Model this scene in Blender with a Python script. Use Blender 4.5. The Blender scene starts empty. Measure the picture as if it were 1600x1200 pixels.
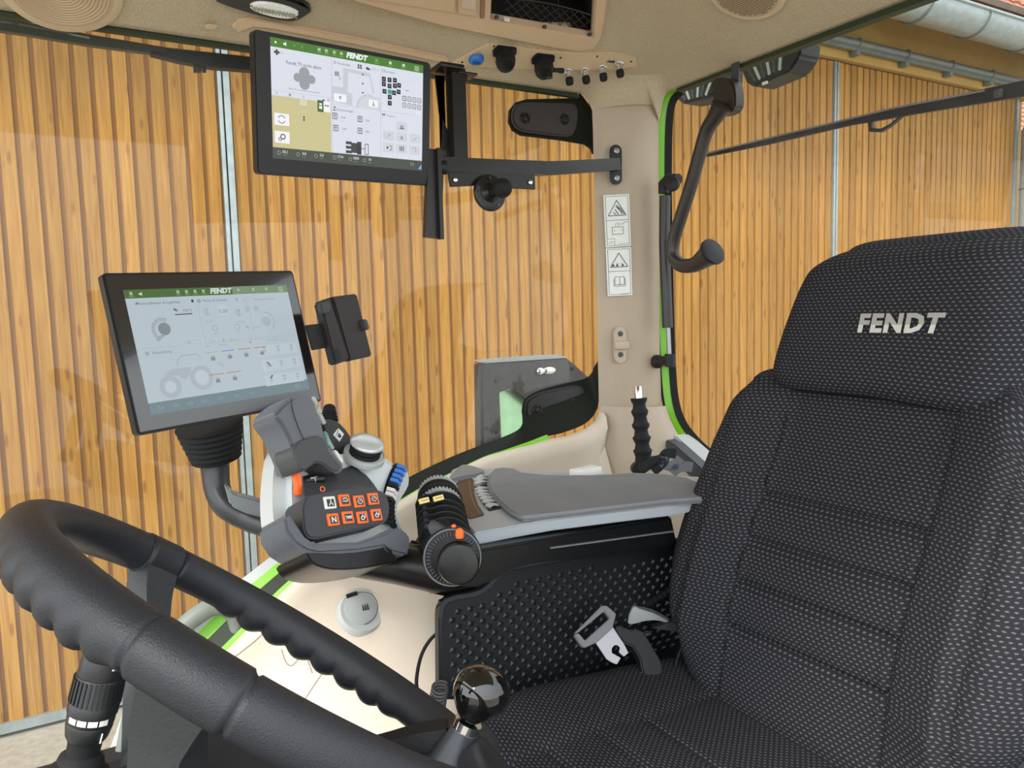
import bpy, bmesh, math, random
from mathutils import Vector, Matrix
random.seed(7)
PI = math.pi
F = 1200.0
def rad(a): return math.radians(a)
C = bpy.context.scene.collection
# ------------------------------------------------------------------ camera
CR = Matrix.Rotation(rad(-30), 3, 'Z') @ Matrix.Rotation(rad(90-5.4), 3, 'X') @ Matrix.Rotation(rad(-1.5), 3, 'Z')
cam = bpy.data.cameras.new('camera'); co = bpy.data.objects.new('camera', cam); C.objects.link(co)
co.matrix_world = CR.to_4x4()
cam.sensor_fit = 'HORIZONTAL'; cam.sensor_width = 36; cam.lens = 36*F/1600; cam.clip_start = .02; cam.clip_end = 400
bpy.context.scene.camera = co
VIEW = CR @ Vector((0, 0, -1))
def V(*a): return Vector(a)
def ray(u, v): return CR @ Vector(((u-800)/F, (600-v)/F, -1))
def PY(u, v, y): r = ray(u, v); return r*(y/r.y)
def PX(u, v, x): r = ray(u, v); return r*(x/r.x)
def PZ(u, v, z): r = ray(u, v); return r*(z/r.z)
def PN(u, v, p, n): r = ray(u, v); return r*(p.dot(n)/r.dot(n))
def PD(u, v, d): return ray(u, v)*d
# ------------------------------------------------------------------ materials
def s2l(c): c /= 255.0; return c/12.92 if c <= .04045 else ((c+.055)/1.055)**2.4
def rgb(r, g, b): return (s2l(r), s2l(g), s2l(b), 1)
MATS = {}
def mat(name, col, rough=.5, metal=0, bump=0, bscale=300, spec=.5, coat=0, emit=None, es=1, var=0, vscale=8):
    m = bpy.data.materials.new(name); m.use_nodes = True; nt = m.node_tree; b = nt.nodes['Principled BSDF']
    b.inputs['Base Color'].default_value = col; b.inputs['Roughness'].default_value = rough
    b.inputs['Metallic'].default_value = metal; b.inputs['Specular IOR Level'].default_value = spec
    b.inputs['Coat Weight'].default_value = coat
    if emit: b.inputs['Emission Color'].default_value = emit; b.inputs['Emission Strength'].default_value = es
    tc = nt.nodes.new('ShaderNodeTexCoord')
    if var:
        n = nt.nodes.new('ShaderNodeTexNoise'); n.inputs['Scale'].default_value = vscale; n.inputs['Detail'].default_value = 6
        nt.links.new(tc.outputs['Object'], n.inputs['Vector'])
        r = nt.nodes.new('ShaderNodeMapRange'); r.inputs[3].default_value = 1-var; r.inputs[4].default_value = 1+var
        r.inputs[1].default_value = .3; r.inputs[2].default_value = .7
        nt.links.new(n.outputs['Fac'], r.inputs[0])
        x = nt.nodes.new('ShaderNodeVectorMath'); x.operation = 'SCALE'; x.inputs[0].default_value = col[:3]
        nt.links.new(r.outputs[0], x.inputs['Scale']); nt.links.new(x.outputs[0], b.inputs['Base Color'])
    if bump:
        n = nt.nodes.new('ShaderNodeTexNoise'); n.inputs['Scale'].default_value = bscale; n.inputs['Detail'].default_value = 3
        nt.links.new(tc.outputs['Object'], n.inputs['Vector'])
        bp = nt.nodes.new('ShaderNodeBump'); bp.inputs['Strength'].default_value = bump; bp.inputs['Distance'].default_value = .002
        nt.links.new(n.outputs['Fac'], bp.inputs['Height']); nt.links.new(bp.outputs['Normal'], b.inputs['Normal'])
    MATS[name] = m; return m
BLACK = mat('black_plastic', rgb(28, 28, 30), .5, bump=.15, spec=.35)
GLOSSB = mat('gloss_black', rgb(14, 14, 16), .12, coat=.5)
SATINB = mat('satin_black', rgb(24, 22, 21), .32, bump=.05, bscale=120, spec=.4)
RUBBER = mat('black_rubber', rgb(25, 25, 27), .7, bump=.2, spec=.3)
RIMM = mat('wheel_leather', rgb(37, 39, 44), .45, bump=.25, bscale=800, spec=.4)
DGREY = mat('dark_grey_plastic', rgb(60, 62, 66), .5, bump=.2)
MGREY = mat('mid_grey_plastic', rgb(108, 113, 118), .42, bump=.1)
SILVER = mat('silver_plastic', rgb(138, 144, 148), .4, metal=.05, bump=.05)
LGREY = mat('light_grey_plastic', rgb(178, 182, 180), .45)
CHROME = mat('chrome', rgb(225, 225, 225), .12, metal=1)
STEEL = mat('steel', rgb(150, 150, 152), .35, metal=.9)
BEIGE = mat('beige_plastic', rgb(208, 190, 168), .55, bump=.25, bscale=500)
CREAM = mat('cream_console', rgb(204, 190, 172), .5, bump=.2, bscale=500)
TAN = mat('tan_plastic', rgb(206, 178, 144), .55, bump=.15, bscale=500)
LINER = mat('headliner', rgb(186, 170, 142), .85, bump=1, bscale=330, var=.08, vscale=260)
GREEN = mat('green_paint', rgb(118, 190, 34), .35, bump=.1)
DGREEN = mat('dark_green_frit', rgb(24, 38, 16), .6)
FRIT = mat('frit_green_reflection', rgb(18, 22, 13), .65, spec=.2)  # green cast in the black stands for the green frame's reflection
ORANGE = mat('orange_plastic', rgb(255, 112, 48), .4)
BLUE = mat('blue_plastic', rgb(36, 110, 190), .4)
LBLUE = mat('light_blue_plastic', rgb(70, 125, 205), .4)
WHITE = mat('white_plastic', rgb(228, 228, 222), .4)
PAPER = mat('label_white', rgb(226, 228, 222), .5)
INK = mat('label_ink', rgb(40, 40, 42), .6)
YELL = mat('yellow_label', rgb(226, 204, 130), .5)
ZINC = mat('galvanised_steel', rgb(143, 153, 153), .4, metal=.35, var=.12, vscale=14)
ZDARK = mat('weathered_zinc', rgb(109, 117, 112), .5, metal=.3, var=.12, vscale=10)
PLASTER = mat('yellow_plaster', rgb(169, 136, 72), .9, bump=.4, bscale=30, var=.08, vscale=3)
CONCRETE = mat('concrete', rgb(153, 147, 133), .9, bump=.6, bscale=30, var=.14, vscale=22)
DWOOD = mat('dark_wood', rgb(83, 69, 57), .8, var=.2)
SUEDE = mat('armrest_suede', rgb(122, 123, 126), .95, bump=.2, bscale=700, var=.07, vscale=14)
DUSTB = mat('dusty_black_metal', rgb(52, 48, 44), .55, var=.3, vscale=60, bump=.3, bscale=90)
BROWN = mat('brown_display', rgb(52, 40, 36), .35, var=.15, vscale=40)
LENS = mat('lamp_lens', rgb(150, 165, 155), .1, metal=.6)
TEAL = mat('teal_decal', rgb(130, 160, 155), .5, var=.3, vscale=300)
REFL = mat('mirror_sheet', rgb(170, 215, 170), .3, metal=.5, var=.12, vscale=20)
def fabric():
    m = bpy.data.materials.new('dotted_fabric'); m.use_nodes = True; nt = m.node_tree; N = nt.nodes; L = nt.links
    b = N['Principled BSDF']; b.inputs['Roughness'].default_value = .95; b.inputs['Specular IOR Level'].default_value = .1
    uv = N.new('ShaderNodeUVMap'); uv.uv_map = 'uv'
    sx = N.new('ShaderNodeSeparateXYZ'); L.new(uv.outputs[0], sx.inputs[0])
    def mt(op, a, bb=None, c=None):
        n = N.new('ShaderNodeMath'); n.operation = op
        for i, q in enumerate((a, bb, c)):
            if q is None: continue
            if isinstance(q, (int, float)): n.inputs[i].default_value = q
            else: L.new(q, n.inputs[i])
        return n.outputs[0]
    pu, pv = .0086, .0052
    v = mt('DIVIDE', sx.outputs[1], pv); row = mt('FLOOR', v); fv = mt('SUBTRACT', v, row)
    par = mt('MULTIPLY', mt('FLOORED_MODULO', row, 2), .5)
    u = mt('ADD', mt('DIVIDE', sx.outputs[0], pu), par); fu = mt('FRACT', u)
    du = mt('DIVIDE', mt('ABSOLUTE', mt('SUBTRACT', fu, .5)), .25)
    dv = mt('DIVIDE', mt('ABSOLUTE', mt('SUBTRACT', fv, .5)), .19)
    d = mt('ADD', mt('POWER', du, 2), mt('POWER', dv, 2))
    dot = mt('LESS_THAN', d, 1)
    ns = N.new('ShaderNodeTexNoise'); ns.inputs['Scale'].default_value = 900; L.new(uv.outputs[0], ns.inputs['Vector'])
    mx = N.new('ShaderNodeMix'); mx.data_type = 'RGBA'; mx.inputs[6].default_value = rgb(41, 41, 46); mx.inputs[7].default_value = rgb(108, 108, 108)
    L.new(mt('MULTIPLY', dot, mt('ADD', mt('MULTIPLY', ns.outputs['Fac'], .6), .45)), mx.inputs[0]); L.new(mx.outputs[2], b.inputs['Base Color'])
    bp = N.new('ShaderNodeBump'); bp.inputs['Strength'].default_value = .5; bp.inputs['Distance'].default_value = .001
    L.new(mt('SUBTRACT', 1.2, mt('MINIMUM', d, 1.2)), bp.inputs['Height']); L.new(bp.outputs[0], b.inputs['Normal'])
    return m
FABRIC = fabric()
def wood():
    m = bpy.data.materials.new('larch_boards'); m.use_nodes = True; nt = m.node_tree; N = nt.nodes; L = nt.links
    b = N['Principled BSDF']; b.inputs['Roughness'].default_value = .6; b.inputs['Specular IOR Level'].default_value = .25
    tc = N.new('ShaderNodeTexCoord'); at = N.new('ShaderNodeAttribute'); at.attribute_name = 'board'
    mp = N.new('ShaderNodeMapping'); mp.inputs['Scale'].default_value = (30, 30, 1.1)
    ad = N.new('ShaderNodeVectorMath'); ad.operation = 'ADD'; L.new(tc.outputs['Object'], ad.inputs[0])
    cb = N.new('ShaderNodeCombineXYZ'); ml = N.new('ShaderNodeMath'); ml.operation = 'MULTIPLY'; ml.inputs[1].default_value = 37
    L.new(at.outputs['Fac'], ml.inputs[0]); L.new(ml.outputs[0], cb.inputs[2]); L.new(ml.outputs[0], cb.inputs[1]); L.new(cb.outputs[0], ad.inputs[1])
    L.new(ad.outputs[0], mp.inputs[0])
    n1 = N.new('ShaderNodeTexNoise'); n1.inputs['Scale'].default_value = 1.6; n1.inputs['Detail'].default_value = 5; n1.inputs['Distortion'].default_value = 1.2; L.new(mp.outputs[0], n1.inputs['Vector'])
    r1 = N.new('ShaderNodeValToRGB'); e = r1.color_ramp.elements; e[0].position = .3; e[0].color = rgb(141, 96, 37); e[1].position = .72; e[1].color = rgb(169, 128, 61)
    L.new(n1.outputs['Fac'], r1.inputs[0])
    # knots
    m2 = N.new('ShaderNodeMapping'); m2.inputs['Scale'].default_value = (12, 1, 3.2); L.new(ad.outputs[0], m2.inputs[0])
    vo = N.new('ShaderNodeTexVoronoi'); vo.inputs['Scale'].default_value = 1.0; L.new(m2.outputs[0], vo.inputs['Vector'])
    rk = N.new('ShaderNodeMapRange'); rk.inputs[1].default_value = .1; rk.inputs[2].default_value = .2; rk.inputs[3].default_value = .6; rk.inputs[4].default_value = 0; L.new(vo.outputs['Distance'], rk.inputs[0])
    mk = N.new('ShaderNodeMix'); mk.data_type = 'RGBA'; mk.inputs[7].default_value = rgb(109, 64, 26); L.new(rk.outputs[0], mk.inputs[0]); L.new(r1.outputs[0], mk.inputs[6])
    # per board tint
    wn = N.new('ShaderNodeTexWhiteNoise'); wn.noise_dimensions = '1D'; L.new(at.outputs['Fac'], wn.inputs['W'])
    hs = N.new('ShaderNodeHueSaturation'); rv = N.new('ShaderNodeMapRange'); rv.inputs[3].default_value = .76; rv.inputs[4].default_value = 1.04
    L.new(wn.outputs['Value'], rv.inputs[0]); L.new(rv.outputs[0], hs.inputs['Value']); L.new(mk.outputs[2], hs.inputs['Color'])
    # big soft weathering
    n3 = N.new('ShaderNodeTexNoise'); n3.inputs['Scale'].default_value = .7; n3.inputs['Detail'].default_value = 3; L.new(tc.outputs['Object'], n3.inputs['Vector'])
    h2 = N.new('ShaderNodeHueSaturation'); r3 = N.new('ShaderNodeMapRange'); r3.inputs[3].default_value = .88; r3.inputs[4].default_value = 1.1
    L.new(n3.outputs['Fac'], r3.inputs[0]); L.new(r3.outputs[0], h2.inputs['Value']); L.new(hs.outputs[0], h2.inputs['Color']); L.new(h2.outputs[0], b.inputs['Base Color'])
    return m
WOOD = wood()
GROOVE = mat('board_groove', rgb(120, 82, 42), .8)
def tiles():
    m = mat('roof_tiles', rgb(155, 105, 85), .85, bump=.3, bscale=20, var=.25, vscale=3.5); return m
TILE = tiles()
def glass():
    m = bpy.data.materials.new('glass_reflection_haze'); m.use_nodes = True; nt = m.node_tree; N = nt.nodes; L = nt.links
    for n in list(N): N.remove(n)
    o = N.new('ShaderNodeOutputMaterial'); mx = N.new('ShaderNodeMixShader'); t = N.new('ShaderNodeBsdfTransparent'); t.inputs[0].default_value = (.965, .975, .965, 1)
    g = N.new('ShaderNodeBsdfGlossy'); g.inputs['Roughness'].default_value = .02
    d = N.new('ShaderNodeBsdfDiffuse'); d.inputs[0].default_value = (.8, .8, .8, 1); m2 = N.new('ShaderNodeMixShader')  # pale diffuse haze stands for light reflected in the pane
    tc = N.new('ShaderNodeTexCoord'); ns = N.new('ShaderNodeTexNoise'); ns.inputs['Scale'].default_value = 3; ns.inputs['Detail'].default_value = 4; L.new(tc.outputs['Object'], ns.inputs['Vector'])
    mr = N.new('ShaderNodeMapRange'); mr.inputs[1].default_value = .45; mr.inputs[2].default_value = .8; mr.inputs[3].default_value = .012; mr.inputs[4].default_value = .09; L.new(ns.outputs['Fac'], mr.inputs[0])
    lw = N.new('ShaderNodeLayerWeight'); lw.inputs[0].default_value = .5
    pw = N.new('ShaderNodeMath'); pw.operation = 'POWER'; pw.inputs[1].default_value = 5; L.new(lw.outputs['Facing'], pw.inputs[0])
    f = N.new('ShaderNodeMath'); f.operation = 'MULTIPLY_ADD'; f.inputs[1].default_value = .7; f.inputs[2].default_value = .032; L.new(pw.outputs[0], f.inputs[0])
    L.new(f.outputs[0], mx.inputs[0]); L.new(t.outputs[0], mx.inputs[1]); L.new(g.outputs[0], mx.inputs[2])
    L.new(mr.outputs[0], m2.inputs[0]); L.new(mx.outputs[0], m2.inputs[1]); L.new(d.outputs[0], m2.inputs[2]); L.new(m2.outputs[0], o.inputs[0])
    return m
GLASS = glass()
EM = {}
def emat(r, g, b, s=1.0):
    k = (r, g, b, s)
    if k not in EM:
        m = mat('screen_%d_%d_%d' % (r, g, b), (0.01, 0.01, 0.01, 1), .35, emit=rgb(r, g, b), es=s, spec=.3); EM[k] = m
    return EM[k]
# ------------------------------------------------------------------ mesh helpers
class MB:
    def __init__(s): s.b = bmesh.new()
    def merge(s, o, M=None):
        me = bpy.data.meshes.new('x'); o.to_mesh(me); o.free()
        if M is not None: me.transform(M)
        s.b.from_mesh(me); bpy.data.meshes.remove(me); return s
    def box(s, c, size, R=None, bev=0, seg=2):
        o = bmesh.new(); bmesh.ops.create_cube(o, size=1); bmesh.ops.scale(o, vec=size, verts=o.verts)
        if bev: bmesh.ops.bevel(o, geom=o.edges[:], offset=bev, segments=seg, affect='EDGES', profile=.6)
        M = Matrix.Translation(c) @ (R.to_4x4() if R else Matrix.Identity(4)); return s.merge(o, M)
    def tube(s, pts, rr, n=16, cap=True, flat=None, up=None):
        b = s.b; k = len(pts)
        if not isinstance(rr, (list, tuple)): rr = [rr]*k
        pts = [Vector(p) for p in pts]; rings = []
        t0 = (pts[1]-pts[0]).normalized()
        a = up.copy() if up else (Vector((0, 0, 1)) if abs(t0.z) < .9 else Vector((1, 0, 0)))
        for i in range(k):
            t = (pts[min(i+1, k-1)]-pts[max(i-1, 0)])
            if t.length < 1e-9: t = t0
            t = t.normalized(); t0 = t
            a = (a - t*a.dot(t)).normalized(); c = t.cross(a)
            f = flat[i] if isinstance(flat, (list, tuple)) else (flat or 1)
            rings.append([b.verts.new(pts[i]+(a*math.cos(2*PI*j/n)*rr[i]*f+c*math.sin(2*PI*j/n)*rr[i])) for j in range(n)])
        for i in range(k-1):
            for j in range(n): b.faces.new((rings[i][j], rings[i][(j+1) % n], rings[i+1][(j+1) % n], rings[i+1][j]))
        if cap: b.faces.new(rings[0][::-1]); b.faces.new(rings[-1])
        return s
    def bar(s, pts, w, h, up, bev=0):   # square section sweep
        b = s.b; k = len(pts); rings = []; pts = [Vector(p) for p in pts]
        for i in range(k):
            t = (pts[min(i+1, k-1)]-pts[max(i-1, 0)]).normalized(); a = (up-t*up.dot(t)).normalized(); c = t.cross(a)
            ww = w[i] if isinstance(w, (list, tuple)) else w; hh = h[i] if isinstance(h, (list, tuple)) else h
            rings.append([b.verts.new(pts[i]+c*x*ww/2+a*y*hh/2) for x, y in ((-1, -1), (1, -1), (1, 1), (-1, 1))])
        for i in range(k-1):
            for j in range(4): b.faces.new((rings[i][j], rings[i][(j+1) % 4], rings[i+1][(j+1) % 4], rings[i+1][j]))
        b.faces.new(rings[0][::-1]); b.faces.new(rings[-1]); return s
    def prism(s, pts, d, bev=0, seg=2):   # outline points (3D), extruded by vector d; bevelled all round
        o = bmesh.new(); vs = [o.verts.new(p) for p in pts]; f = o.faces.new(vs)
        r = bmesh.ops.extrude_face_region(o, geom=[f]); vv = [g for g in r['geom'] if isinstance(g, bmesh.types.BMVert)]
        bmesh.ops.translate(o, vec=d, verts=vv); bmesh.ops.recalc_face_normals(o, faces=o.faces[:])
        if bev:
            ed = [e for e in o.edges if len(e.link_faces) == 2 and e.calc_face_angle(0) > .6]
            bmesh.ops.bevel(o, geom=ed, offset=bev, segments=seg, affect='EDGES', clamp_overlap=True)
        return s.merge(o)
    def poly(s, pts): s.b.faces.new([s.b.verts.new(p) for p in pts]); return s
    def sheet(s, rows, uv=None, closed=False):
        b = s.b; g = [[b.verts.new(p) for p in r] for r in rows]; L = b.loops.layers.uv.get('uv') or b.loops.layers.uv.new('uv') if uv else None
        n = len(rows[0])
        for i in range(len(rows)-1):
            for j in range(n if closed else n-1):
                q = [(i, j), (i, (j+1) % n), (i+1, (j+1) % n), (i+1, j)]
                try: f = b.faces.new([g[x][y] for x, y in q])
                except ValueError: continue
                if uv:
                    for lp, (x, y) in zip(f.loops, q): lp[L].uv = uv[x][y]
        return s
    def sph(s, c, r, sc=(1, 1, 1), R=None, n=20):
        o = bmesh.new(); bmesh.ops.create_uvsphere(o, u_segments=n, v_segments=n//2+2, radius=r); bmesh.ops.scale(o, vec=sc, verts=o.verts)
        return s.merge(o, Matrix.Translation(c) @ (R.to_4x4() if R else Matrix.Identity(4)))
    def disc(s, c, n, r, h, r2=None, seg=32, bev=0):
        """cylinder, base centre c, axis n"""
        n = n.normalized(); r2 = r if r2 is None else r2; bv = min(bev, h*.45)
        if bev: return s.tube([c, c+n*bv*.3, c+n*(h-bv), c+n*(h-bv*.3), c+n*h], [r, r, r2, r2-bv*.4, r2-bv], seg)
        return s.tube([c, c+n*h], [r, r2], seg)
    def ring(s, c, n, R, r, seg=40, m=10):
        n = n.normalized(); a = n.orthogonal().normalized(); b2 = n.cross(a); rows = []
        for i in range(seg):
            t = 2*PI*i/seg; d = a*math.cos(t)+b2*math.sin(t)
            rows.append([c+d*(R+r*math.cos(2*PI*j/m))+n*r*math.sin(2*PI*j/m) for j in range(m)])
        g = [[s.b.verts.new(p) for p in q] for q in rows]
        for i in range(seg):
            for j in range(m): s.b.faces.new((g[i][j], g[(i+1) % seg][j], g[(i+1) % seg][(j+1) % m], g[i][(j+1) % m]))
        return s
    def text(s, txt, M, size, ext=.0002, bold=0, align='CENTER', shear=0, sx=1, gap=1):
        cu = bpy.data.curves.new('t', 'FONT'); cu.body = txt; cu.size = size; cu.extrude = ext; cu.offset = bold; cu.align_x = align; cu.align_y = 'CENTER'; cu.shear = shear; cu.resolution_u = 2; cu.space_character = gap
        o = bpy.data.objects.new('t', cu); me = bpy.data.meshes.new_from_object(o)
        me.transform(M @ Matrix.Diagonal((sx, 1, 1, 1))); s.b.from_mesh(me)
        bpy.data.meshes.remove(me); bpy.data.objects.remove(o); bpy.data.curves.remove(cu); return s
def wloc(o):
    v = Vector((0, 0, 0))
    while o: v += o.location; o = o.parent
    return v
def thing(name, label, cat, loc, group=None):
    o = bpy.data.objects.new(name, None); C.objects.link(o); o.location = loc; o.empty_display_size = .02
    o['label'] = label; o['category'] = cat
    if group: o['group'] = group
    return o
def part(name, mb, m, parent=None, label=None, angle=35, loc=None, weld=False):
    me = bpy.data.meshes.new(name); b = mb.b
    if weld: bmesh.ops.remove_doubles(b, verts=b.verts, dist=1e-5)
    bmesh.ops.recalc_face_normals(b, faces=b.faces[:])
    off = wloc(parent) if parent else (Vector(loc) if loc else Vector((0, 0, 0)))
    bmesh.ops.translate(b, vec=-off, verts=b.verts); b.to_mesh(me); b.free()
    for p in me.polygons: p.use_smooth = True
    me.set_sharp_from_angle(angle=rad(angle)); me.materials.append(m)
    o = bpy.data.objects.new(name, me); C.objects.link(o)
    if parent: o.parent = parent
    else: o.location = off
    if label: o['label'] = label
    return o
def solo(name, mb, m, label, cat, loc, group=None, angle=35):
    o = part(name, mb, m, None, label, angle, loc); o['category'] = cat
    if group: o['group'] = group
    return o
def struct(name, mb, m, parent=None, angle=35):
    o = part(name, mb, m, parent, None, angle)
    if not parent: o['kind'] = 'structure'
    return o
def copy_tree(o, parent=None):
    c = o.copy(); C.objects.link(c)
    if parent: c.parent = parent
    for ch in list(o.children): copy_tree(ch, c)
    return c
def frame(o, x, z):
    """matrix with local x, z given; y = z cross x (out of the face when z is the normal)"""
    x = x.normalized(); z = (z-x*z.dot(x)).normalized(); y = z.cross(x)
    M = Matrix((x, y, z)).transposed().to_4x4(); M.translation = o; return M
def smooth_line(pts, n=6, closed=False):
    """Catmull-Rom through points (tuples of any size)"""
    k = len(pts); out = []
    rng = range(k if closed else k-1)
    for i in rng:
        g = lambda j: pts[j % k] if closed else pts[max(0, min(k-1, j))]
        p0, p1, p2, p3 = g(i-1), g(i), g(i+1), g(i+2)
        for s in range(n):
            t = s/n
            out.append(tuple(.5*((2*b)+(-a+c)*t+(2*a-5*b+4*c-d)*t*t+(-a+3*b-3*c+d)*t**3) for a, b, c, d in zip(p0, p1, p2, p3)))
    if not closed: out.append(tuple(pts[-1]))
    return out
UP = Vector((0, 0, 1))
# ================================================================== OUTSIDE
GZ = -2.8
g = MB(); g.box(V(8, 8, GZ-.05), (60, 40, .1)); struct('ground', g, CONCRETE)
YB = 6.1
def zbot(x): return GZ+.08
TOPZ = 2.8
def sliding_door(x0, x1, label, strips, rail_bottom=True):
    t = thing('sliding_door', label, 'sliding door', V((x0+x1)/2, YB, GZ), 'wooden sliding doors of the barn')
    b = bmesh.new(); lay = None; fl = []
    pitch = .1155; n = int((x1-x0)/pitch); pitch = (x1-x0)/n; z0, z1 = GZ+.1, TOPZ; w = pitch-.026
    for i in range(n):
        c = x0+pitch*(i+.5); dy = random.uniform(-.003, .003)
        prof = [(-w/2, .02), (-w/2, -.004), (-w/2+.004, -.010), (w/2-.004, -.010), (w/2, -.004), (w/2, .02)]
        lo = [b.verts.new((c+px, YB+py+dy, z0)) for px, py in prof]; hi = [b.verts.new((c+px, YB+py+dy, z1)) for px, py in prof]
        for k in range(5): b.faces.new((lo[k], lo[k+1], hi[k+1], hi[k])); fl.append(i)
    m = MB(); m.b.free(); m.b = b
    o = part('board_panel', m, WOOD, t)
    at = o.data.attributes.new('board', 'FLOAT', 'FACE')
    r = [random.uniform(0, 50) for _ in range(n)]
    for i, p in enumerate(o.data.polygons): at.data[i].value = r[fl[i]]
    bk = MB(); bk.box(V((x0+x1)/2, YB+.019, (z0+z1)/2), (x1-x0, .025, z1-z0)); part('backing', bk, GROOVE, t)
    k = MB(); k.box(V((x0+x1)/2, YB-.005, GZ+.065), (x1-x0, .05, .07)); part('bottom_rail', k, ZINC, t)
    for xs, ww in strips:
        k = MB(); k.box(V(xs, YB-.008, (z0+z1)/2), (ww, .05, z1-z0), bev=.003); part('edge_profile', k, ZINC, t, 'galvanised edge profile')
sliding_door(-7.0, 1.085, 'wooden sliding barn door seen behind the lower monitor, left of the first metal seam', [(1.1, .028)])
sliding_door(1.165, 7.96, 'widest wooden sliding barn door, seen between the two metal seams', [(1.148, .045), (7.975, .028)])
sliding_door(8.04, 11.9, 'wooden sliding barn door at the far right, ending beside the downpipe', [(8.02, .028), (11.93, .045)])
m = MB(); m.box(V(2.5, YB+.2, 0.3), (19.4, .28, 6.2)); m.box(V(2.5, YB+.03, 3.15), (19.4, .2, .66)); struct('wall_barn', m, PLASTER)
m = MB(); m.box(V(2.45, 5.72, 3.49), (19.8, .9, .08)); struct('trim_1', m, DWOOD)
m = MB(); m.box(V(12.2, 5.5, 3.22), (.9, .25, .2)); struct('trim_2', m, DWOOD)
# rail of the sliding doors
t = thing('door_rail', 'galvanised running rail with clamps above the wooden doors', 'rail', V(4, 5.98, 3.0))
m = MB(); m.tube([V(-6, 5.93, 2.99), V(12.05, 5.93, 2.99)], .04, 16); part('rail_tube', m, ZDARK, t)
m = MB(); m.box(V(3, 5.95, 2.93), (18, .05, .05), bev=.004); part('rail_channel', m, ZDARK, t)
for i in range(14):
    x = 11.9-i*.93; m = MB(); m.ring(V(x, 5.93, 2.99), V(1, 0, 0), .045, .014); m.box(V(x, 5.97, 2.91), (.07, .1, .11), bev=.005); part('clamp', m, ZDARK, t)
# gutter
t = thing('roof_gutter', 'half-round galvanised gutter along the barn eave', 'gutter', V(6, 5.25, 3.1))
rows = []
for x in [-7+i*.5 for i in range(42)]:
    rows.append([V(x, 5.2+.22*math.cos(a), 3.20+.22*math.sin(a)) for a in [PI+PI*k/14 for k in range(15)]]+[V(x, 5.2+.21*math.cos(a), 3.20+.21*math.sin(a)) for a in [2*PI-PI*k/14 for k in range(15)]])
m = MB(); m.sheet(rows, closed=True); part('trough', m, ZINC, t)
m = MB(); m.tube([V(-7, 4.975, 3.205), V(13.5, 4.975, 3.205)], .018, 12); part('rolled_edge', m, ZINC, t)
for i in range(12):
    x = 12.3-i*1.05; m = MB(); m.bar([V(x, 5.2+.228*math.cos(a), 3.20+.228*math.sin(a)) for a in [PI+PI*k/14 for k in range(15)]], .025, .006, V(1, 0, 0)); part('gutter_bracket', m, ZDARK, t)
# downpipe
t = thing('downpipe', 'large galvanised downpipe standing at the right end of the barn wall', 'pipe', V(12.1, 5.85, GZ))
m = MB(); m.tube([V(12.02, 5.92, GZ), V(12.02, 5.92, 2.35), V(12.08, 5.88, 2.5), V(12.4, 5.7, 2.75), V(12.9, 5.5, 2.95)], .13, 24); part('pipe', m, ZINC, t)
for z in (1.55, -.6): m = MB(); m.ring(V(12.02, 5.92, z), UP, .13, .012); part('pipe_collar', m, ZDARK, t)
# neighbouring house with tiled roofs
def tiled_roof(o, ex, es, nu, nv, name, label):
    """o corner; ex along the eave (metres vector); es up the slope"""
    nrm = ex.cross(es).normalized(); rows = []; m = MB(); n = nu*6
    if nrm.z < 0: nrm = -nrm
    for j in range(nv):
        for e in (0, 1):
            h0 = .035*(1-e); rows.append([o+es*((j+e)/nv)+ex*(i/n)+nrm*(h0+.03*abs(math.sin(PI*i/6))) for i in range(n+1)])
    m.sheet(rows); return m
hs = thing('neighbouring_house', 'red tiled house seen beyond the right end of the barn', 'house', V(22, 8, GZ))
part('roof', tiled_roof(V(12.6, 7.6, 1.0), V(16, -1.5, 0), V(1, 7, 5.6), 64, 26, '', ''), TILE, hs)
part('roof', tiled_roof(V(13, 15, 4.0), V(26, 2, 0), V(1, 8, 9), 90, 26, '', ''), mat('reflection_pale_tiles', rgb(176, 140, 124), .85, var=.25, vscale=3), hs, 'added rear roof, paled like a reflection in the glass')  # added roof piece; pale tiles stand for a reflection in the window glass
m = MB(); m.box(V(21, 11, -.9), (16.5, 5, 3.8)); part('wall', m, PLASTER, hs)
m = tiled_roof(V(-7.5, 5.3, 3.2), V(20.2, 0, 0), V(0, 4.2, 4.9), 84, 18, '', ''); o = struct('roof_barn', m, TILE)
# ================================================================== CAB SHELL
def softmin(a, b, k=.05):
    h = max(0, min(1, .5+.5*(b-a)/k)); return b*(1-h)+a*h-k*h*(1-h)
def hh(d): 
    d = max(-.02, d); return .46*d if d < .32 else .46*.32+.12*(d-.32) if d < .5 else .46*.32+.12*.18
def zc(X, Y): return .481+softmin(hh(1.45-Y), hh(1.22-X)+.004, .03)
def CZ(u, v, off=0):
    r = ray(u, v); lo, hi = .3, 3.0
    for _ in range(50):
        t = (lo+hi)/2; p = r*t
        if p.z > zc(p.x, p.y)-off: hi = t
        else: lo = t
    return r*lo
def cn(p):
    e = .01; return V((zc(p.x+e, p.y)-zc(p.x-e, p.y))/(2*e), (zc(p.x, p.y+e)-zc(p.x, p.y-e))/(2*e), -1).normalized()
XS = [-.75+i*.01 for i in range(200) if -.75+i*.01 <= 1.2205]; YS = [-.12+i*.01 for i in range(200) if -.12+i*.01 <= 1.4505]
if XS[-1] < 1.22: XS.append(1.22)
if YS[-1] < 1.45: YS.append(1.45)
def corner(x, y):   # keep the rear right corner rounded
    return x, y
def lowz(x, y):     # the liner dips above the rear pillar
    d = math.hypot(max(0, x-1.06), max(0, y-1.30)) if x > 1.06 and y > 1.3 else 0
    return zc(x, y)
m = MB(); m.sheet([[V(x, y, zc(x, y)) for x in XS] for y in YS]); b = m.b
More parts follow.
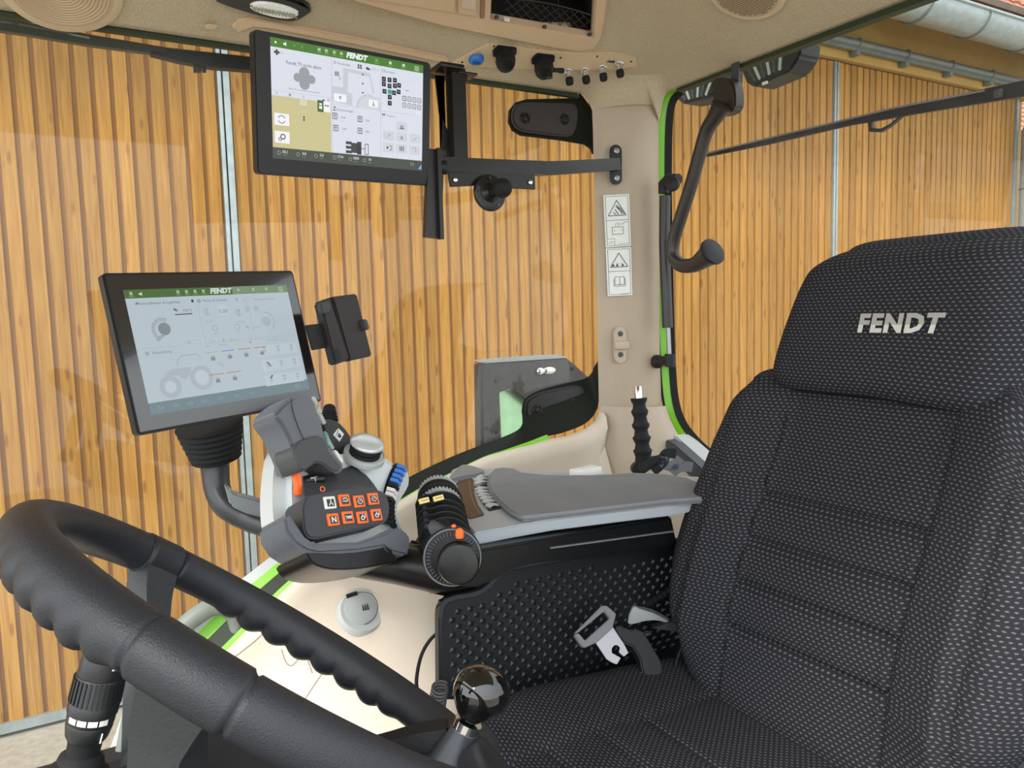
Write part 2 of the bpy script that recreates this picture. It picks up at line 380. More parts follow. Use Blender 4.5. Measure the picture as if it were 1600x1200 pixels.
nO = V(.04, -.34, -1).normalized(); cO = CZ(800, 40)+nO*.014; hq = [PN(u, v, cO, nO) for u, v in [(762, -60), (760, 37), (931, 67), (938, -60)]]
def inside(x, y, q):
    r = [((q[(i+1) % 4].x-q[i].x)*(y-q[i].y)-(q[(i+1) % 4].y-q[i].y)*(x-q[i].x)) for i in range(4)]; return all(k > 0 for k in r) or all(k < 0 for k in r)
bmesh.ops.delete(b, geom=[f for f in b.faces if inside(f.calc_center_median().x, f.calc_center_median().y, hq)], context='FACES')
o = struct('ceiling', m, LINER)
md = o.modifiers.new('s', 'SOLIDIFY'); md.thickness = .03; md.offset = 1
# outer roof skin, green edge
m = MB(); m.box(V(.235, .66, .69), (2.1, 1.6, .05), bev=.02); struct('roof_skin', m, GREEN)
m = MB(); m.bar([V(-.76, 1.462, .480), V(1.03, 1.462, .480)], .012, .012, UP); m.bar([V(1.228, -.12, .474), V(1.228, 1.34, .487)], .02, .014, UP); struct('trim_3', m, mat('dark_green_edge', rgb(34, 48, 20), .6))
# corner piece of the header: liner fabric between window_1, pillar and rear window
def rib(ptsA, ptsB, n=1): return [[a, b] for a, b in zip(ptsA, ptsB)]
def lerp(a, b, t): return a+(b-a)*t
# --- pillar: left edge on the right window plane, right edge on the rear window plane
PLX, PRX = 1.065, 1.22
topL = [(880, 135), (905, 145), (920, 160), (926, 185), (927, 240), (929, 330), (931, 430), (933, 540), (936, 600), (936, 630)]
def YL(v): return PY(926+(v-185)*.022, v, 1.45)
def YR(v): return PX(1029+(v-200)*.006 if v < 560 else 1029+360*.006+(v-560)**2*.00055, v, 1.222)
rows = []; vs = [158, 175, 200, 260, 330, 400, 480, 560, 620, 640]
for v in vs:
    a, c = YL(v), YR(v); row = []
    for k in range(11):
        s = k/10; p = lerp(a, c, s); bul = .022*(math.sin(PI*min(1, s/1.0))**.6 if 0 < s < 1 else 0)
        row.append(p+V(-.3, -.95, 0).normalized()*bul)
    rows.append(row)
m = MB(); m.sheet(rows); pil = struct('trim_4', m, mat('pillar_beige', rgb(172, 156, 134), .5, bump=.2, bscale=500), None, 60)
# header corner above pillar (fabric)
rows = []
cl = [PY(870, 134, 1.451), PY(890, 138, 1.451), PY(906, 146, 1.451), PY(918, 156, 1.451), PY(926, 175, 1.451)]
cr_ = [PX(1075, 122, 1.221), PX(1058, 131, 1.221), PX(1046, 141, 1.221), PX(1037, 155, 1.221), PX(1030, 190, 1.221)]
tl = [CZ(872, 120), CZ(905, 118), CZ(930, 117), CZ(960, 117), CZ(985, 117), CZ(1010, 117), CZ(1035, 114), CZ(1060, 113), CZ(1080, 114)]
def seg(P, n):
    out = []
    for i in range(n):
        t = i/(n-1)*(len(P)-1); k = min(int(t), len(P)-2); out.append(lerp(P[k], P[k+1], t-k))
    return out
low = [V(*q) for q in smooth_line([tuple(p) for p in cl], 4)]+[lerp(YL(172), YR(166), t)+V(-.3, -.95, 0).normalized()*.028*math.sin(PI*t)**.6 for t in (.15, .3, .5, .7, .85)]+[V(*q) for q in smooth_line([tuple(p) for p in reversed(cr_)], 4)]
hi = seg([V(*q) for q in smooth_line([tuple(p) for p in tl], 4)], len(low))
rows = [[lerp(a, c, s)+V(-.3, -.9, 0)*.012*math.sin(PI*s) for s in (0, .2, .4, .6, .8, 1)] for a, c in zip(low, hi)]
m = MB(); m.sheet(rows); struct('ceiling_corner', m, LINER, None, 70)
# --- window 1 (right side): edges
Wp = smooth_line([tuple(PY(*p, 1.5)) for p in [(927, 575), (924, 583), (912, 592), (870, 602), (838, 612), (820, 624), (815, 642), (817.5, 657), (812, 669), (795, 679), (750, 696), (700, 716), (640, 745), (560, 792), (455, 848), (385, 899), (332, 941), (270, 1000), (213, 1060), (175, 1161), (140, 1230), (90, 1330)]], 5)
Ep = smooth_line([tuple(PY(*p, 1.452)) for p in [(937, 560), (938, 610), (935, 645), (920, 668), (885, 683), (860, 688), (830, 697), (808, 702), (780, 710), (758, 716), (740, 724), (705, 742), (650, 770), (570, 822), (492, 882), (440, 928), (396, 975), (350, 1022), (262, 1110), (200, 1200), (160, 1270), (110, 1370)]], 5)
Wp = [V(*p) for p in Wp]; Ep = [V(*p) for p in Ep]
def band(s0, s1, i0=0, i1=None, dy=0):
    m = MB(); i1 = i1 or len(Wp); m.sheet([[lerp(a, c, s)+V(0, dy, 0) for s in (s0, (s0+s1)/2, s1)] for a, c in list(zip(Wp, Ep))[i0:i1]]); return m
w1 = bpy.data.objects.new('window_1', None); C.objects.link(w1); w1['kind'] = 'structure'; w1.location = (.5, 1.5, 0)
K = 69
m = MB(); m.poly([V(-.8, 1.51, .5), V(1.12, 1.51, .5), V(1.12, 1.51, -.35), V(.7, 1.51, -.42), V(.3, 1.51, -.62), V(-.1, 1.51, -1.0), V(-.8, 1.51, -1.0)]); part('glass', m, GLASS, w1)
part('frit', band(0, .9, 0, K), FRIT, w1)
part('outer_frame', band(0, .27, K-1, None, 0), LGREY, w1)
part('green_frame', band(.27, .52, K-1, None, 0), GREEN, w1)
part('seal', band(.52, .86, K-1, None, 0), DGREEN, w1)
part('green_flange', band(.86, 1.01, 25, None, -.001), GREEN, w1)
# upper hinge frit and cover plates
up_ = [(906, 144), (925, 170), (928, 240), (925, 232), (915, 225), (880, 219), (815, 211), (802, 203), (796, 190), (797, 172), (806, 160), (822, 155), (905, 153)]
m = MB(); m.prism([PY(*p, 1.488) for p in up_], V(0, .008, 0)); part('frit', m, FRIT, w1)
def plate(px, screws, y, m_):
    m = MB(); m.prism([PY(*p, y) for p in smooth_line(px, 4, True)], V(0, .012, 0), bev=.004); pl = part('hinge_cover', m, m_, w1)
    for u, v in screws:
        c = PY(u, v, y-.001); m = MB(); m.ring(c, V(0, -1, 0), .0105, .0022); m.disc(c+V(0, .004, 0), V(0, -1, 0), .007, .006, bev=.001); m.ring(c+V(0, -.002, 0), V(0, -1, 0), .0035, .001, 12, 6); part('screw', m, SATINB, pl)
plate([(822, 159), (860, 160), (893, 161), (903, 168), (904, 185), (900, 203), (892, 212), (870, 212), (840, 208), (815, 204), (803, 192), (802, 175), (808, 163)], [(821, 184), (883, 186)], 1.476, mat('hinge_brown', rgb(46, 39, 35), .5, bump=.1))
plate([(822, 640), (826, 625), (845, 614), (875, 607), (900, 603), (913, 607), (917, 625), (915, 645), (905, 653), (870, 657), (838, 659), (826, 653)], [(840, 641), (896, 630)], 1.484, mat('hinge_black', rgb(18, 17, 17), .4, bump=.1))
# --- window 2 (rear)
w2 = bpy.data.objects.new('window_2', None); C.objects.link(w2); w2['kind'] = 'structure'; w2.location = (1.25, .6, 0)
Rp = [(1640, -42), (1500, -5), (1450, 9), (1380, 30.5), (1240, 73), (1130, 107), (1075, 124), (1050, 136), (1036, 155), (1030, 190), (1028.5, 260), (1029, 340), (1031, 430), (1033, 520), (1037, 600), (1043, 640), (1054, 668), (1070, 690), (1092, 712), (1130, 740), (1200, 780), (1300, 830)]
Rs = [V(*p) for p in smooth_line([tuple(PX(*p, 1.226)) for p in Rp], 5)]
cen = V(1.226, .7, .1)
def shrink(d, dx=0):   # move inwards along local normal
    out = []
    for i, p in enumerate(Rs):
        t = (Rs[min(i+1, len(Rs)-1)]-Rs[max(i-1, 0)]); t.x = 0; t.normalize(); n = V(0, t.z, -t.y)
        if n.dot(cen-p) < 0: n = -n
        out.append(p+n*d+V(dx, 0, 0))
    return out
def rb(a, b, ax, bx, i0=0, i1=None): 
    m = MB(); m.sheet([list(q) for q in zip(shrink(a, ax), shrink((a+b)/2, (ax+bx)/2), shrink(b, bx))][i0:i1]); return m
part('green_frame', rb(-.004, .009, 0, .015, 33), GREEN, w2)
part('dark_edge', rb(-.010, -.003, -.003, -.001, 25, 85), BLACK, w2)
part('rubber_seal', rb(.008, .018, .012, .026, 34), RUBBER, w2)
m = MB(); m.poly([V(1.262, 1.46, .55), V(1.262, -.2, .55), V(1.262, -.2, -.5), V(1.262, 1.46, -.5)]); part('glass', m, GLASS, w2)
# --- inner right wall below the window
def zE(x):
    best = min(Ep, key=lambda p: abs(p.x-x) if p.z < -.2 else 9); return best.z
rows = []
prof = [(0, 0), (-.003, .004), (-.022, .002), (-.030, -.006), (-.036, -.03), (-.05, -.075), (-.12, -.15), (-.20, -.23), (-.27, -.31), (-.31, -.36), (-.33, -.42), (-.34, -.60), (-.34, -.9)]
Epx = [p for p in Ep if p.x < 1.08][10:]
for p in Epx:
    f = max(0, min(1, (p.x-.55)/.25))   # towards the rear the panel is steeper
    rows.append([V(p.x, p.y+dy*(1-.55*f*(1 if dy < -.04 else 0)), max(-1.05, p.z+dz)) for dy, dz in prof])
m = MB(); m.sheet(rows)
wr = struct('wall_right', m, CREAM, None, 50)
# lower pillar base (below the joint line at v=640), rear shelf
rows = []
for v, s in [(634, 0), (655, 0), (675, .0), (700, 0), (720, 0), (760, 0), (900, 0)]:
    a = PY(937 if v < 650 else 937+0, v, 1.449); c = PX({634: 1040, 655: 1047, 675: 1057, 700: 1078, 720: 1100, 760: 1160, 900: 1300}[v], v, 1.2215)
    rows.append([lerp(a, c, k/10)+V(-.3, -.95, 0).normalized()*.026*(math.sin(PI*k/10)**.6 if 0 < k < 10 else 0) for k in range(11)])
m = MB(); m.sheet(rows); struct('wall_rear_corner', m, mat('pillar_base_beige', rgb(180, 166, 146), .5, bump=.2, bscale=500), None, 60)
m = MB(); m.box(V(1.19, .55, -.85), (.06, 1.7, .8)); m.box(V(.3, 1.46, -1.0), (1.9, .05, .5)); struct('wall_rear', m, BLACK)
m = MB(); m.box(V(.3, .65, -1.08), (1.95, 1.75, .06)); struct('floor', m, BLACK)
# grey window sill strip at the rear (bright bar right of the pillar base)
m = MB(); m.prism([PX(*p, 1.20) for p in [(1041, 683), (1053, 680), (1100, 722), (1140, 750), (1140, 800), (1085, 745)]], V(.05, 0, 0), bev=.004); struct('trim_5', m, LGREY)
m = MB(); m.prism([PX(*p, 1.17) for p in [(1039, 687), (1052, 694), (1084, 722), (1110, 745), (1110, 800), (1039, 760)]], V(.03, 0, 0), bev=.003); struct('trim_6', m, DGREY)
# ================================================================== OVERHEAD
def cpt(u, v, off=0): return CZ(u, v, off)
def speaker(u, v, r, label, holes):
    c = cpt(u, v); n = cn(c); t = thing('ceiling_speaker', label, 'speaker', c)
    m = MB(); m.tube([c-n*.004, c+n*.004, c+n*.007, c+n*.006], [r, r, r*.94, r*.86], 56); part('bezel', m, mat('speaker_bezel', rgb(200, 178, 146), .5), t)
    a = n.orthogonal().normalized() if not holes else V(1, 0, 0)-n*n.x; a.normalize(); b2 = n.cross(a)
    m = MB(); m.disc(c+n*.003, n, r*.84, .004, seg=56); part('grille', m, mat('speaker_grille', rgb(182, 158, 128), .6), t)
    if holes:
        m = MB(); st = r*.84/13
        for i in range(-13, 14):
            for j in range(-13, 14):
                x, y = i*st, j*st
                if math.hypot(x, y) < r*.78: q = c+n*.0072+a*x+b2*y; m.tube([q, q+n*.0003], st*.3, 6)
        h = part('grille_holes', m, mat('grille_hole', rgb(70, 52, 40), .9), t); h['kind'] = 'stuff'
    else:
        m = MB()
        for k in range(12): m.ring(c+n*.007, n, r*(.1+.06*k), .0013, 48, 6)
        part('grille_rings', m, mat('speaker_grille2', rgb(192, 170, 138), .6), t)
    m = MB(); q = c+n*.006+b2*r*.92*(1 if b2.y < 0 else -1); m.disc(q, n, .003, .0015); part('screw', m, BLACK, t)
speaker(1166, -14, .070, 'round perforated speaker in the headliner above the rear window', True)
speaker(95, -18, .085, 'round speaker with ring grille in the headliner at the top left corner', False)
# work lamp / dome light
c = cpt(420, 14); n = cn(c)
t = thing('dome_light', 'oval interior light with ribbed clear lens and black surround, above the upper monitor', 'light', c)
def CPl(u, v, o=0): return PN(u, v, c+n*o, n)
sh = [(335, 0), (352, -14), (392, -12), (440, -4), (476, 8), (487, 18), (478, 27), (458, 36), (425, 32), (380, 20), (345, 8)]
m = MB(); m.prism([CPl(*p, .012) for p in smooth_line(sh, 3, True)], -n*.02, bev=.004); part('housing', m, GLOSSB, t)
ln = [(390, 12), (400, 5), (425, 6), (455, 14), (468, 23), (455, 31), (430, 29), (402, 21)]
m = MB(); m.prism([CPl(*p, .016) for p in smooth_line(ln, 3, True)], -n*.01, bev=.003); lens = part('lens', m, mat('clear_ribbed_lens', rgb(245, 245, 238), .2, metal=.1, bump=1, bscale=180), t)
m = MB()
for k in range(13):
    u = 397+k*5.4; m.tube([CPl(u-4, 9+k*.95, .0165), CPl(u+2, 17+k*1.0, .0165)], .0016, 6)
part('lens_ribs', m, CHROME, lens)
# recess frame around the upper monitor
c = cpt(540, 60); n = cn(c)
t = thing('ceiling_trim_strip', 'pale tan trim lip on the headliner along the top of the upper monitor', 'trim', c)
m = MB(); m.prism([PN(u, v, c+n*.006, n) for u, v in [(362, 44), (374, 34), (392, 31), (420, 35), (560, 62), (700, 92), (702, 97), (694, 99), (560, 71), (420, 45), (396, 43), (374, 51)]], -n*.012, bev=.002); part('lip', m, TAN, t)
m = MB(); m.prism([PN(u, v, c+n*.0066, n) for u, v in [(318, 41), (328, 38), (341, 41), (335, 46), (322, 46)]], -n*.002, bev=.0005); part('oval_button', m, TAN, t)
# overhead console with hatch and net pocket
c = cpt(800, 40, .0); n = V(.04, -.34, -1).normalized(); c = c+n*.014
t = thing('overhead_console', 'smooth tan overhead console with a closed hatch and a dark netted pocket', 'console', c)
def OP(u, v, o=0): return PN(u, v, c+n*o, n)
out = [(430, -40), (690, 40), (860, 74), (915, 82), (934, 74), (944, 40), (952, -40)]
rows = []
hole = [(770, -40), (768, 32), (924, 61), (932, -40)]
m = MB(); m.prism([OP(*p) for p in [(430, -40), (560, 5), (690, 41), (860, 75), (905, 82), (928, 77), (940, 62), (946, 30), (952, -40), (932, -40), (926, 60), (767, 33), (770, -40)]], -n*.02, bev=.003); part('panel', m, mat('console_tan', rgb(206, 178, 146), .5, bump=.1), t)
m = MB()
A = [OP(*p, -.003) for p in [(770, -40), (767, 33), (926, 60), (932, -40)]]; B = [p-n*.09 for p in A]
for i in range(4):
    j = (i+1) % 4; m.poly([A[i], A[j], B[j], B[i]])
m.poly(B); pk = part('pocket', m, mat('pocket_black', rgb(22, 20, 18), .8), t)
m = MB()
for k in range(-8, 16):
    for s in (1, -1):
        pts = []
        for q in range(13):
            f = q/12; u = 800+k*15+(s*56*(f-.5)); v = -2+.2*(u-800)+f*50
            if 786 < u < 925 and v < 30+(u-767)*.17 and v > 10+.2*(u-850)+.0012*(u-860)**2-6: pts.append(OP(u, v, -.006-.012*math.sin(f*PI)))
        if len(pts) > 1: m.tube(pts, .0007, 5)
m.tube([OP(u, 10+.2*(u-850)+.0012*(u-860)**2-6, -.008) for u in range(788, 927, 8)], .0013, 6)
m.tube([OP(868+i*1, -30+i*8, -.02) for i in range(8)], .0006, 5)
part('net', m, mat('net_cord', rgb(52, 48, 44), .8), t)
m = MB(); m.prism([OP(*p, .001) for p in [(788, 28), (797, 30), (796, 35), (788, 33)]], -n*.003); part('tag', m, WHITE, t, 'white tag')
for u, v in [(776, 27), (851, 42), (921, 54)]: m = MB(); m.box(OP(u, v, -.003), (.006, .006, .006), bev=.001); part('clip', m, DGREY, t)
m = MB(); m.prism([OP(*p, .004) for p in [(500, -40), (560, -2), (712, 21), (712, -40)]], -n*.006, bev=.002); part('hatch', m, TAN, t)
m = MB(); m.prism([OP(*p, .004) for p in [(716, -40), (715, 22), (745, 27), (748, -40)]], -n*.006, bev=.002); lt = part('latch_plate', m, TAN, t)
m = MB(); m.prism([OP(*p, .006) for p in [(722, -10), (721, 13), (743, 17), (745, -8)]], -n*.003, bev=.001); part('latch', m, BEIGE, lt)
m = MB(); m.prism([OP(*p, .002) for p in [(752, -40), (750, 29), (757, 30), (760, -40)]], -n*.003, bev=.001); part('groove', m, mat('tan_shadow_gap', rgb(150, 112, 86), .7), t)
# connector panel
c = cpt(860, 100); n = cn(c); c = c+n*.004
t = thing('connector_panel', 'tan connector plate screwed to the headliner above the pillar', 'panel', c)
def KP(u, v, o=0): return PN(u, v, c+n*o, n)
m = MB(); m.prism([KP(*p) for p in smooth_line([(704, 100), (720, 92), (758, 72), (775, 70), (860, 82), (960, 84), (990, 88), (1005, 94), (1002, 101), (985, 106), (940, 110), (850, 110), (760, 106), (715, 102)], 2, True)], -n*.006, bev=.0015); part('plate', m, mat('connector_tan', rgb(202, 178, 144), .55), t)
for u, v in [(722, 97), (772, 72), (876, 90), (933, 88), (986, 96)]: m = MB(); m.disc(KP(u, v), n, .0022, .001, seg=12); part('screw', m, BLACK, t)
DN = (n*1+V(0, 0, -1.3)).normalized()
# blue cap
p = KP(744, 91); t = thing('socket_cap', 'blue round blanking cap on the connector plate', 'cap', p)
m = MB(); m.disc(p-n*.001, DN, .0155, .010, .0145, seg=32, bev=.003); cp = part('cap', m, BLUE, t)
m = MB(); m.box(p+DN*.0105, (.016, .004, .004)); part('grip_bar', m, mat('deep_blue', rgb(20, 70, 130), .4), cp)
# two round plug sockets
def socket(u, v, label, extra):
    p = KP(u, v); t = thing('power_socket', label, 'socket', p, 'black capped sockets on the connector plate')
    x = V(1, -.1, 0).normalized()
    m = MB(); q = [p+x*.026+V(0, 0, 0), p+x*.02+n.cross(x)*.015, p-x*.02+n.cross(x)*.015, p-x*.026, p-x*.02-n.cross(x)*.015, p+x*.02-n.cross(x)*.015]
    m.prism([a+n*.005 for a in q], -n*.006, bev=.0015); part('flange', m, BLACK, t)
    m = MB(); m.tube([p, p+DN*.02], [.0125, .0125], 24); part('barrel', m, BLACK, t)
    d2 = (DN+V(-.5, -.55, 0)).normalized(); e = p+DN*.02
    m = MB(); m.tube([e-d2*.014, e-d2*.010, e+d2*.012, e+d2*.017, e+d2*.019], [.0155, .0185, .0185, .016, .010], 28); cp = part('lid', m, SATINB, t)
    m = MB()
    for k in range(3): m.ring(e-d2*(.006-.006*k), d2, .0186, .0011, 28, 6)
    part('lid_ridge', m, BLACK, cp)
    if extra:
        m = MB(); m.bar([e+x*.012, e+x*.025+V(0, 0, -.001), e+x*.037], [.012, .010, .012], .006, UP); m.disc(e+x*.04+V(0, 0, -.004), V(0, 0, 1), .007, .007, bev=.001); part('strap', m, BLACK, t)
        m = MB(); m.tube([e+V(.004, -.01, -.008), e+V(.004, -.012, -.022)], [.008, .0075], 20); part('spout', m, SATINB, t)
    m = MB(); m.box(e-x*.017+V(0, -.006, 0), (.003, .004, .009), bev=.001); part('lid_pin', m, STEEL, t)
socket(788, 80, 'black capped socket beside the blue cap', False)
socket(848, 92, 'black capped socket with strap and spout, next to the four metal connectors', True)
# four coax connectors
tr = None
lab = ['silver coaxial connector with black tip, first from the black sockets', 'silver coaxial connector with black tip, second from the black sockets', 'silver coaxial connector with black tip, third from the black sockets', 'silver coaxial connector with black tip, closest to the small slot']
for i, (u, v) in enumerate([(888, 112), (914, 110), (941, 106), (967, 100)]):
    p = KP(u, v)
    if tr is None:
        tr = thing('coax_connector', lab[0], 'connector', p, 'coaxial connectors on the connector plate'); c0 = p
        m = MB(); m.disc(p-n*.004, n, .0115, .0065, .0105, seg=24, bev=.001); part('collar', m, CHROME, tr)
        m = MB(); m.tube([p, p+DN*.016], .0068, 20); part('barrel', m, CHROME, tr)
        m = MB(); m.tube([p+DN*.014, p+DN*.016, p+DN*.026, p+DN*.028], [.0078, .0084, .0082, .007], 20); part('tip', m, RUBBER, tr)
    else: c_ = copy_tree(tr); c_.location = p; c_['label'] = lab[i]
p = KP(955, 95); t = thing('slot_port', 'small metal slot port above the coaxial connectors', 'port', p)
m = MB(); R = frame(p, V(1, -.1, 0), n).to_3x3(); m.box(p+n*.001, (.022, .008, .003), R, bev=.001); f_ = part('frame', m, CHROME, t)
m = MB(); m.box(p+n*.003, (.014, .003, .001), R); part('opening', m, BLACK, f_)
# ================================================================== UPPER MONITOR + BRACKET
def pose(loc, rz, rx, ry):
    M = Matrix.Rotation(rad(rz), 3, 'Z') @ Matrix.Rotation(rad(rx), 3, 'X') @ Matrix.Rotation(rad(ry), 3, 'Y') @ Matrix(((1, 0, 0), (0, 0, -1), (0, 1, 0))).to_3x3()
    M = M.to_4x4(); M.translation = V(*loc); return M     # local x right, y up, z towards viewer
class Screen:
    def __init__(s, P, quad, parent):
        """P pose; quad: corner pixels TL TR BR BL of the lit display on the pose plane"""
        s.P = P; o = P.translation; nz = P.to_3x3() @ V(0, 0, 1); Pi = P.inverted()
        q = [Pi @ PN(u, v, o, nz) for u, v in quad]
        s.x0 = (q[0].x+q[3].x)/2; s.x1 = (q[1].x+q[2].x)/2; s.y1 = (q[0].y+q[1].y)/2; s.y0 = (q[2].y+q[3].y)/2
        s.w = s.x1-s.x0; s.h = s.y1-s.y0; s.parent = parent; s.m = {}
    def p(s, x, y, l=0): return s.P @ V(s.x0+x*s.w, s.y1-y*s.h, .0003+l*.00018)
    def mb(s, col): return s.m.setdefault(col, MB())
    def rect(s, x0, y0, x1, y1, col, l=1): s.mb(col).poly([s.p(x0, y0, l), s.p(x0, y1, l), s.p(x1, y1, l), s.p(x1, y0, l)])
    def pg(s, pts, col, l=2): s.mb(col).poly([s.p(x, y, l) for x, y in pts])
    def circ(s, x, y, r, col, l=2, r0=0, a0=0, a1=360):
        k = 28; A = [rad(a0+(a1-a0)*i/k) for i in range(k+1)]; asp = s.w/s.h
        for i in range(k):
            q = [s.p(x+r*math.cos(a), y+r*asp*math.sin(a), l) for a in (A[i], A[i+1])]+[s.p(x+r0*math.cos(a), y+r0*asp*math.sin(a), l) for a in (A[i+1], A[i])]
            if r0 == 0: q = q[:3]
            s.mb(col).poly(q)
    def line(s, pts, wd, col, l=2):
        asp = s.w/s.h
        for (xa, ya), (xb, yb) in zip(pts, pts[1:]):
            dx, dy = (xb-xa), (yb-ya)/asp; L = math.hypot(dx, dy) or 1; nx, ny = -dy/L*wd/2, dx/L*wd/2*asp
            s.pg([(xa+nx, ya+ny), (xb+nx, yb+ny), (xb-nx, yb-ny), (xa-nx, ya-ny)], col, l)
    def frame(s, x0, y0, x1, y1, wd, col, l=2): s.line([(x0, y0), (x1, y0), (x1, y1), (x0, y1), (x0, y0)], wd, col, l)
    def text(s, t, x, y, size, col, bold=0, align='CENTER', shear=0, sx=1, l=2):
        M = s.P @ Matrix.Translation(V(s.x0+x*s.w, s.y1-y*s.h, .0003+l*.00018)); s.mb(col).text(t, M, size*s.h, 0, bold*s.h, align, shear, sx)
    def done(s, label_of=None, k=1.0, names={}):
        m = MB(); m.poly([s.p(0, 0, 0), s.p(0, 1, 0), s.p(1, 1, 0), s.p(1, 0, 0)]); mats = [emat(*s.bg, k)]
        for col, g in s.m.items():
            nb_ = len(m.b.faces); m.merge(g.b); m.b.faces.ensure_lookup_table()
            for f in m.b.faces[nb_:]: f.material_index = len(mats)
            mats.append(emat(*col, k))
        base = part('screen', m, mats[0], s.parent, 'lit display')
        for q in mats[1:]: base.data.materials.append(q)
        return base
def housing(P, quad, depth, r, t, m_, back=.7):
    o = P.translation; nz = P.to_3x3() @ V(0, 0, 1); Pi = P.inverted(); q = [Pi @ PN(u, v, o, nz) for u, v in quad]
    x0 = (q[0].x+q[3].x)/2; x1 = (q[1].x+q[2].x)/2; y1 = (q[0].y+q[1].y)/2; y0 = (q[2].y+q[3].y)/2
    pts = []
    for cx, cy, a0 in ((x1-r, y1-r, 0), (x0+r, y1-r, 90), (x0+r, y0+r, 180), (x1-r, y0+r, 270)):
        for k in range(5): a = rad(a0+k*22.5); pts.append((cx+r*math.cos(a), cy+r*math.sin(a)))
    m = MB(); m.prism([P @ V(x, y, 0) for x, y in pts], -nz*depth, bev=.0022); part('housing', m, m_, t)
    m = MB(); m.prism([P @ V((x-(x0+x1)/2)*back+(x0+x1)/2, (y-(y0+y1)/2)*back+(y0+y1)/2, -depth) for x, y in pts], -nz*.022, bev=.006); part('rear_cover', m, m_, t)
    return x0, x1, y0, y1
MONB = mat('monitor_black', rgb(24, 23, 22), .35, spec=.35)
P1 = pose((.413, 1.194, .322), 9.7, 7.4, -1.4)
t = thing('upper_monitor', 'black touchscreen monitor hanging under the headliner, map tile at its lower left', 'monitor', P1.translation)
ux0, ux1, uy0, uy1 = housing(P1, [(396, 47), (679, 97), (666, 290), (402, 272)], .018, .007, t, MONB)
S = Screen(P1, [(421.5, 57.5), (661, 102), (659, 267), (427, 247)], t); S.bg = (214, 218, 230)
GT = (70, 122, 40); GR = (196, 199, 206); DK = (62, 64, 62); WH = (236, 238, 242); MD = (150, 153, 158); SAND = (200, 190, 140)
S.rect(0, 0, 1, .075, GT); S.rect(0, .905, 1, 1, (66, 72, 62))
S.rect(0, .47, .36, .905, SAND)
S.text('FENDT', .53, .035, .062, WH, .0035, shear=.2, sx=1.1)
for x in (.03, .085, .14, .185): S.circ(x, .036, .006, WH if x < .1 else (110, 150, 90))
S.pg([(.075, .03), (.083, .03), (.092, .018), (.092, .054), (.083, .045), (.075, .045)], WH)
for x in (.29, .335, .385, .43): S.rect(x-.009, .018, x+.009, .043, (170, 190, 160), 2); S.rect(x-.014, .052, x+.014, .060, (120, 150, 100), 2)
for x in (.665, .76, .855): S.rect(x-.009, .022, x+.009, .046, (205, 215, 200) if x > .7 else (120, 160, 100), 2); S.rect(x-.018, .055, x+.018, .062, (120, 150, 100), 2)
for k in range(3): S.rect(.935, .022+k*.016, .968, .030+k*.016, (190, 205, 180), 2)
S.rect(.364, .075, .368, .905, GR, 2); S.rect(.692, .075, .696, .905, GR, 2); S.rect(0, .425, .364, .430, GR, 2); S.rect(.368, .475, .692, .48, GR, 2); S.rect(.696, .475, 1, .48, GR, 2)
for dx, dy in ((0, 0), (.011, 0), (-.011, 0), (0, .014), (0, -.014)): S.circ(.036+dx, .115+dy, .0065, DK)
S.text('TI', .065, .118, .03, MD)
S.text('Fendt TI nicht aktiv', .195, .185, .042, DK)
S.text('Fendt TI ist momentan nicht aktiviert', .195, .398, .020, (110, 112, 114))
for x, y, a, b_ in ((.197, .25, .032, .05), (.197, .34, .032, .05)): S.circ(x, y, a, MD, 2)
S.rect(.172, .24, .222, .345, MD, 3); S.circ(.155, .295, .024, MD, 3); S.circ(.24, .295, .024, MD, 3); S.rect(.15, .28, .245, .31, MD, 4)
S.text('S', .03, .45, .03, DK); S.rect(.10, .44, .115, .462, MD, 2); S.line([(.185, .44), (.19, .46)], .004, MD); S.pg([(.30, .465), (.315, .445), (.325, .465)], DK); S.circ(.345, .452, .008, MD, 2, .005)
S.rect(.165, .475, .21, .525, (212, 208, 180), 2); S.rect(.185, .615, .195, .632, DK, 2); S.rect(.185, .638, .195, .655, DK, 2)
S.rect(.275, .46, .313, .56, (58, 100, 44), 3); S.rect(.285, .485, .303, .50, WH, 4); S.rect(.285, .508, .303, .535, WH, 4); S.rect(.313, .462, .355, .555, WH, 3); S.circ(.325, .50, .005, DK, 4); S.circ(.34, .50, .005, DK, 4)
for y in (.615, .765): S.rect(.012, y, .10, y+.10, WH, 3)
S.circ(.055, .665, .022, DK, 4, .018, 20, 160); S.circ(.055, .665, .022, DK, 4, .018, 200, 340)
S.circ(.06, .81, .016, DK, 4, .010); S.circ(.043, .832, .010, DK, 4, .006)
# climate tile: tractor outline
S.circ(.387, .115, .008, MD, 2, .004); S.text('Klimaanlage', .445, .118, .028, (110, 112, 116))
for dx, dy in ((-.008, -.01), (.008, -.01), (-.008, .01), (.008, .01)): S.rect(.55+dx-.006, .115+dy-.008, .55+dx+.006, .115+dy+.008, DK, 2)
S.pg([(.59, .12), (.60, .105), (.615, .115), (.625, .13), (.60, .132)], DK); S.text('20,0 °C', .655, .118, .026, MD)
S.rect(.385, .19, .415, .23, MD, 2); S.pg([(.44, .15), (.61, .155), (.62, .19), (.475, .18), (.47, .36), (.50, .36), (.50, .47), (.368, .455), (.368, .32), (.44, .32)], GR, 2)
S.pg([(.61, .16), (.62, .16), (.65, .33), (.64, .34)], GR, 2); S.circ(.61, .48, .085, GR, 2, .068, 180, 360); S.pg([(.53, .47), (.56, .40), (.60, .36), (.69, .36), (.69, .47)], (205, 208, 214), 2)
